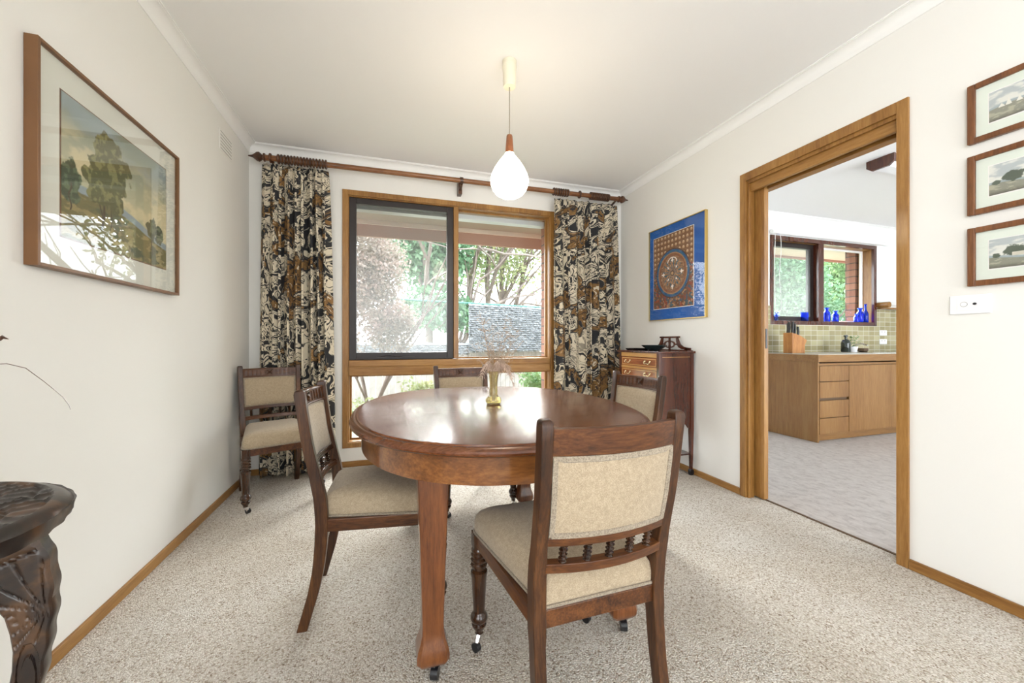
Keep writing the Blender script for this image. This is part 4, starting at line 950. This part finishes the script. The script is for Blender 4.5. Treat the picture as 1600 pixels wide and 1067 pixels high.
bottle(5.50, 3.30, .105, .028, 'smallest blue bottle at the left of the right-hand trio on the kitchen sill')
bottle(5.58, 3.31, .18, .036, 'wide-necked blue bottle in the middle of the right-hand trio on the kitchen sill')
bottle(5.665, 3.30, .23, .030, 'tall slender blue bottle at the right end of the kitchen sill', 2)
f = thing('glass_flower', 'blue glass ornament on the sill above the knife block', 'ornament', (4.165, 3.285, 1.2045))
fm = MB().lathe([(.012,0),(.014,.02),(.008,.03)], seg=12)
for a in range(6): fm.loft([[(.008*math.cos(b)+r*math.cos(a*PI/3), .006*math.sin(b), .055+.012*math.sin(b)*q+r*math.sin(a*PI/3)) for b in [j*PI/4 for j in range(8)]] for r, q in ((.0,.5),(.025,1),(.045,.4))])
fm.build('petals', M['blue'], f, smooth=60)
b = thing('soap_bottle', 'black bottle beside the herb plant on the kitchen bench', 'bottle', (4.86, 3.02, .853))
MB().lathe([(.040,0),(.044,.006),(.044,.10),(.034,.13),(.013,.145),(.012,.165),(.02,.168),(.02,.185),(.004,.19)], seg=24).build('bottle_body', M['bottle'], b, smooth=50)
h = thing('herb_plant', 'small green herb plant in a low pot beside the black bottle', 'plant', (5.0, 3.03, .853))
MB().lathe([(.03,0),(.04,.05),(.042,.06),(.036,.06),(.03,.05),(.003,.045)], seg=20).build('pot', M['white_plastic'], h, smooth=50)
lm = MB(); rn = random.Random(3)
for i in range(90):
    p0 = Vector((rn.gauss(0,.025), rn.gauss(0,.025), .06+rn.random()*.12)); a = rn.uniform(0, 6.3); d = Vector((math.cos(a), math.sin(a), rn.uniform(-.3,.6)))*.014; e = Vector((-math.sin(a), math.cos(a), .2))*.007
    lm.quad([p0-d, p0-e, p0+d, p0+e])
lm.build('leaves', M['green'], h)
b = thing('scourer_dish', 'small brown dish on the bench beside the herb plant', 'dish', (5.17, 3.04, .853))
MB().lathe([(.035,0),(.05,.01),(.052,.04),(.046,.04),(.03,.012),(.002,.01)], seg=20).build('dish_body', M['kdark'], b, smooth=50)
for z, lb in ((1.075,'upper white power point on the kitchen tiles'), (.965,'lower white power point on the kitchen tiles')):
    o = thing('power_point', lb, 'socket', group='power points on the kitchen tiles')
    box(5.83, 5.965, YB-.016, YB-.008, z-.03, z+.035).build('plate', M['white_plastic'], o, bevel=.003)
    MB().box(5.86, 5.875, YB-.0175, YB-.016, z+.008, z+.018).box(5.915, 5.93, YB-.0175, YB-.016, z+.008, z+.018).build('toggles', M['grey_slot'], o)
o = thing('wall_shelf', 'small timber towel shelf on the kitchen wall right of the window', 'shelf')
MB().box(5.80, 6.5, YB-.10, YB, 1.372, 1.385).build('board', M['honey_x'], o)
MB().tube([(5.83, YB-.09, 1.43), (6.5, YB-.09, 1.43)], .012, 10).build('rail', M['trim_white'], o, smooth=60)
MB().tube([(5.82, YB, 1.42), (5.82, YB-.12, 1.42)], .035, 14).build('bracket', M['honey_x'], o, smooth=50)
# ceiling fitting in the kitchen
o = thing('kitchen_light', 'angular ceiling light with dark timber end in the kitchen', 'ceiling light')
MB().prism([(1.93,2.4),(1.93,2.345),(1.965,2.315),(2.075,2.315),(2.11,2.345),(2.11,2.4)], 'x', 3.63, 3.65).build('end_cap', M['cab_z'], o)
MB().prism([(1.935,2.4),(1.935,2.36),(1.955,2.35),(2.085,2.35),(2.105,2.36),(2.105,2.4)], 'x', 3.65, 4.87).build('tray', M['cab_z'], o)
MB().prism([(1.955,2.35),(1.975,2.318),(2.065,2.318),(2.085,2.35)], 'x', 3.65, 4.87).build('diffuser', M['white_plastic'], o)
MB().prism([(1.93,2.4),(1.93,2.345),(1.965,2.315),(2.075,2.315),(2.11,2.345),(2.11,2.4)], 'x', 4.87, 4.89).build('end_cap', M['cab_z'], o)

# ------------------------------------------------------------------ outside
S('wall_exterior', MB().box(-1.4,-.36,YB+.14,YB+.25,-.3,2.14).box(1.405,4.02,YB+.14,YB+.25,-.3,2.14).box(5.70,8,YB+.18,YB+.29,-.3,2.14).box(-.36,1.405,YB+.14,YB+.25,-.3,.13).box(4.02,5.70,YB+.14,YB+.25,-.3,1.13), M['brick'])
S('ground', box(-25, 40, YB+.25, 45, -.35, -.25), M['grass'])
S('trim_7', box(-2.5, 2.4, YB+.1, 3.95, 2.125, 2.14), M['soffit'])
S('trim_8', box(-2.5, 2.4, YB+.12, YB+.20, 2.045, 2.085), M['alu'])
S('trim_9', box(-2.5, 2.4, 3.925, 3.945, 2.085, 2.125), M['cream_out'])
S('trim_10', box(-2.5, 2.4, 3.945, 3.975, 1.972, 2.20), M['fascia'])
S('trim_11', box(2.4, 9, YB+.1, 3.95, 2.142, 2.157), M['kfascia'])
S('trim_12', box(2.4, 9, 3.95, 3.975, 2.112, 2.20), M['fascia'])
S('roof', box(-2.5, 9, YR, 3.98, 2.52, 2.56), M['soffit'])

def leaves(mb, blobs, size, rng):
    for (cx, cy, cz, rx, ry, rz, n) in blobs:
        d = rng.normal(size=(n, 3)); d /= np.linalg.norm(d, axis=1)[:, None]; rr = rng.uniform(.25, 1, n)**.5
        # clumps make the crown uneven
        cl = rng.uniform(-1, 1, (14, 3)); k = rng.randint(0, 14, n); P = d*rr[:, None]*.55+cl[k]*.45
        P = P*np.array((rx, ry, rz))+np.array((cx, cy, cz))
        a = rng.normal(size=(n, 3)); a /= np.linalg.norm(a, axis=1)[:, None]; b = np.cross(a, rng.normal(size=(n, 3))); b /= np.linalg.norm(b, axis=1)[:, None]
        s = size*rng.uniform(.6, 1.4, n)[:, None]
        for p, u, w in zip(P, a*s, b*s*.55): mb.quad([p-u, p-w, p+u, p+w])
def branch(mb, p, d, l, r, depth, rng, spread=.5):
    p = Vector(p); pts = [p]; dd = Vector(d)
    for i in range(5): dd = (dd+Vector(rng.normal(size=3))*.10).normalized(); pts.append(pts[-1]+dd*l/5)
    mb.tube(pts, [r*(1-.09*i) for i in range(6)], 6)
    if depth:
        for k in range(3):
            q = pts[rng.randint(2, 6)]; nd = (dd+Vector(rng.normal(size=3))*spread+Vector((0,0,.1))).normalized(); branch(mb, q, nd, l*.72, r*.55, depth-1, rng, spread)
def tree(name, label, base, trunks, blobs, leafm, size, seed, cat='tree', group=None):
    t = thing(name, label, cat, base, 0, group); rng = np.random.RandomState(seed); tb = MB()
    for (dx, dy, d, l, r, dep) in trunks: branch(tb, (dx, dy, 0), d, l, r, dep, rng, .38)
    if trunks: tb.build('trunk', M['bark'], t, smooth=60)
    lb = MB(); leaves(lb, blobs, size, rng); lb.build('foliage', leafm, t, recalc=False)
    return t
def at(u, v, Y):
    a = (u-800)/608; b = -(v-532.67)/608; s_, c_ = math.sin(PSI), math.cos(PSI); k = Y/(-a*s_+c_); return ((a*c_+s_)*k, Y, .9756+b*k)
# pinkish bush outside the opening sash
bx, _, _ = at(590, 500, 5.2)
tree('garden_shrub', 'tall pinkish-bronze shrub just outside the left window pane', (bx-.1, 5.3, -.25), [(0,0,(.1,0,1),1.3,.035,2),(.05,.05,(-.4,0,1),1.2,.03,2),(-.1,.1,(.5,.1,1),1.1,.025,2)],
     [(0,0,1.9,.50,.45,.62,9000),(-.1,.1,2.65,.48,.4,.45,4600),(.28,-.05,1.35,.40,.35,.40,5000),(-.45,.1,1.3,.4,.35,.5,3600),(.05,0,2.3,.5,.4,.4,3500)], M['leaf_pink'], .021, 1, 'shrub')
tree('garden_shrub', 'low olive-leaved shrub under the dining window beside the fence', (bx+.35, 4.9, -.25), [(0,0,(.3,0,.5),.7,.015,2),(-.3,0,(.6,.1,.45),.9,.014,2)],
     [(.15,0,.62,.35,.25,.2,900),(-.5,.1,.35,.35,.25,.25,500)], M['leaf_olive'], .022, 2, 'shrub')
tree('garden_shrub', 'small green shrub seen through the lower right of the window', (at(842,600,4.7)[0], 4.9, -.25), [(0,0,(0,0,1),.4,.012,1)],
     [(0,0,.55,.28,.25,.38,1500)], M['leaf_green'], .024, 3, 'shrub')
tree('garden_shrub', 'yellow-flowered low shrub in front of the brushwood screen', (at(836,555,6)[0], 6.1, -.25), [(0,0,(0,0,1),.4,.012,1)],
     [(0,0,.72,.4,.25,.25,700)], M['leaf_olive'], .026, 4, 'shrub')
x1 = at(665, 450, 11)[0]
tree('garden_tree', 'dense green tree behind the shrub in the left window pane', (x1, 11, -.25), [(0,0,(.1,0,1),2.6,.14,2),(.4,0,(.4,0,1),2.4,.1,2)],
     [(0,0,3.6,1.5,1.2,1.2,6500),(-.9,.2,4.6,1.2,1,.8,3000),(.3,-.3,2.1,1.3,1,.7,3600),(1.2,.1,4.8,1,.8,.8,1800)], M['leaf_dark'], .075, 5)
for i, (u, Y, lean, lab) in enumerate(((742, 12.5, (-.05,0,1), 'slim leaning tree nearest the window mullion'), (762, 12, (.12,0,1), 'pale forked tree above the brushwood screen, second from the mullion'), (783, 13, (-.05,.05,1), 'thin upright tree in the middle of the right pane'), (806, 12, (.25,0,1), 'broad branching tree at the right of the right pane'))):
    x = at(u, 450, Y)[0]
    tree('garden_tree', lab, (x, Y, -.25), [(0,0,lean,4.2,.12,3),(.2,.1,(lean[0]+.2,0,1),3.9,.08,3)], [(0,0,3.9,1.5,1.0,1.3,1100),(.3,0,5.2,1.6,1.0,.9,1100)], M['leaf_olive' if i % 2 else 'leaf_green'], .06, 20+i, group='trees behind the brushwood screen')
for i, (u, v0, Y, r, lm_, lab) in enumerate(((1225,440,8.0,1.5,'leaf_dark','dense dark green bush in the left pane of the kitchen window'), (1310,430,8.6,1.6,'leaf_green','bright green bush in the right pane of the kitchen window'), (1268,420,11,2.2,'leaf_dark','tall dark tree behind the bushes outside the kitchen'))):
    x, _, z = at(u, v0, Y)
    tree('garden_shrub' if i < 2 else 'garden_tree', lab, (x, Y, -.25), [(0,0,(0,0,1),1.6,.08,2)], [(0,0,z+.4,r,r*.8,r,8500),(-.6,.1,z-.9,r,r*.7,r*.8,2500),(.9,-.1,z-.6,r*.8,r*.7,r*.8,4500),(0,0,z+2,r,r*.8,r*.7,3000)], M[lm_], .052, 40+i, 'shrub' if i < 2 else 'tree')
# fences
pf_ = thing('paling_fence', 'weathered timber paling fence at the end of the garden', 'fence')
A = Vector((-4.5, 6.6, 0)); B = Vector((9.5, 10.6, 0)); n = 115; d = (B-A)/n; nn = Vector((-d.y, d.x, 0)).normalized()
for i in range(n):
    if not 26 < i < 86: continue
    p0 = A+d*i; q = A+d*(i+.94); h_ = .80+.012*math.sin(i*1.7)-.0022*(i-30)
    MB().loft([[p0+Vector((0,0,-.3)), q+Vector((0,0,-.3)), q+nn*.015+Vector((0,0,-.3)), p0+nn*.015+Vector((0,0,-.3))], [p0+Vector((0,0,h_)), q+Vector((0,0,h_)), q+nn*.015+Vector((0,0,h_)), p0+nn*.015+Vector((0,0,h_))]]).build('paling', M['paling'], pf_)
C0 = Vector(at(632, 468, 7.77)); C1 = Vector(at(900, 483.5, 8.9)); dirc = (C1-C0)
pr_ = thing('pipe_rail', 'green pipe rail above the brushwood screen in the garden', 'rail')
MB().tube([C0-dirc*.9, C0, C1, C1+dirc*.4], .022, 8).build('rail', M['pipe'], pr_, smooth=60)
for s_ in (-.88, 1.38): q = C0+dirc*s_; MB().tube([q, Vector((q.x, q.y, -.3))], .02, 8).build('post', M['pipe'], pr_, smooth=60)
bs = thing('brush_screen', 'grey brushwood screen hanging under the green pipe rail', 'screen')
nrm = Vector((dirc.y, -dirc.x, 0)).normalized(); rg = np.random.RandomState(9); sm_ = MB()
K0 = .31
for part, (sa, sb, zt, zb) in enumerate(((K0, 1.35, -.03, -1.02), (-.6, K0, -.86, -1.06))):
    NX, NZ = 160, 46 if part == 0 else 12; V = []
    for j in range(NZ+1):
        for i in range(NX+1):
            q = C0+dirc*(sa+(sb-sa)*i/NX); z = q.z+zt+(zb-zt)*j/NZ; off = .03*rg.rand()+.02*(j % 2); V.append(tuple(Vector((q.x, q.y, z))+nrm*off))
    mb = MB(); mb.v = V; mb.f = [(j*(NX+1)+i, j*(NX+1)+i+1, (j+1)*(NX+1)+i+1, (j+1)*(NX+1)+i) for j in range(NZ) for i in range(NX)]
    o = mb.build('brush_panel', M['brush'], bs, recalc=False); sd = o.modifiers.new('t', 'SOLIDIFY'); sd.thickness = .03
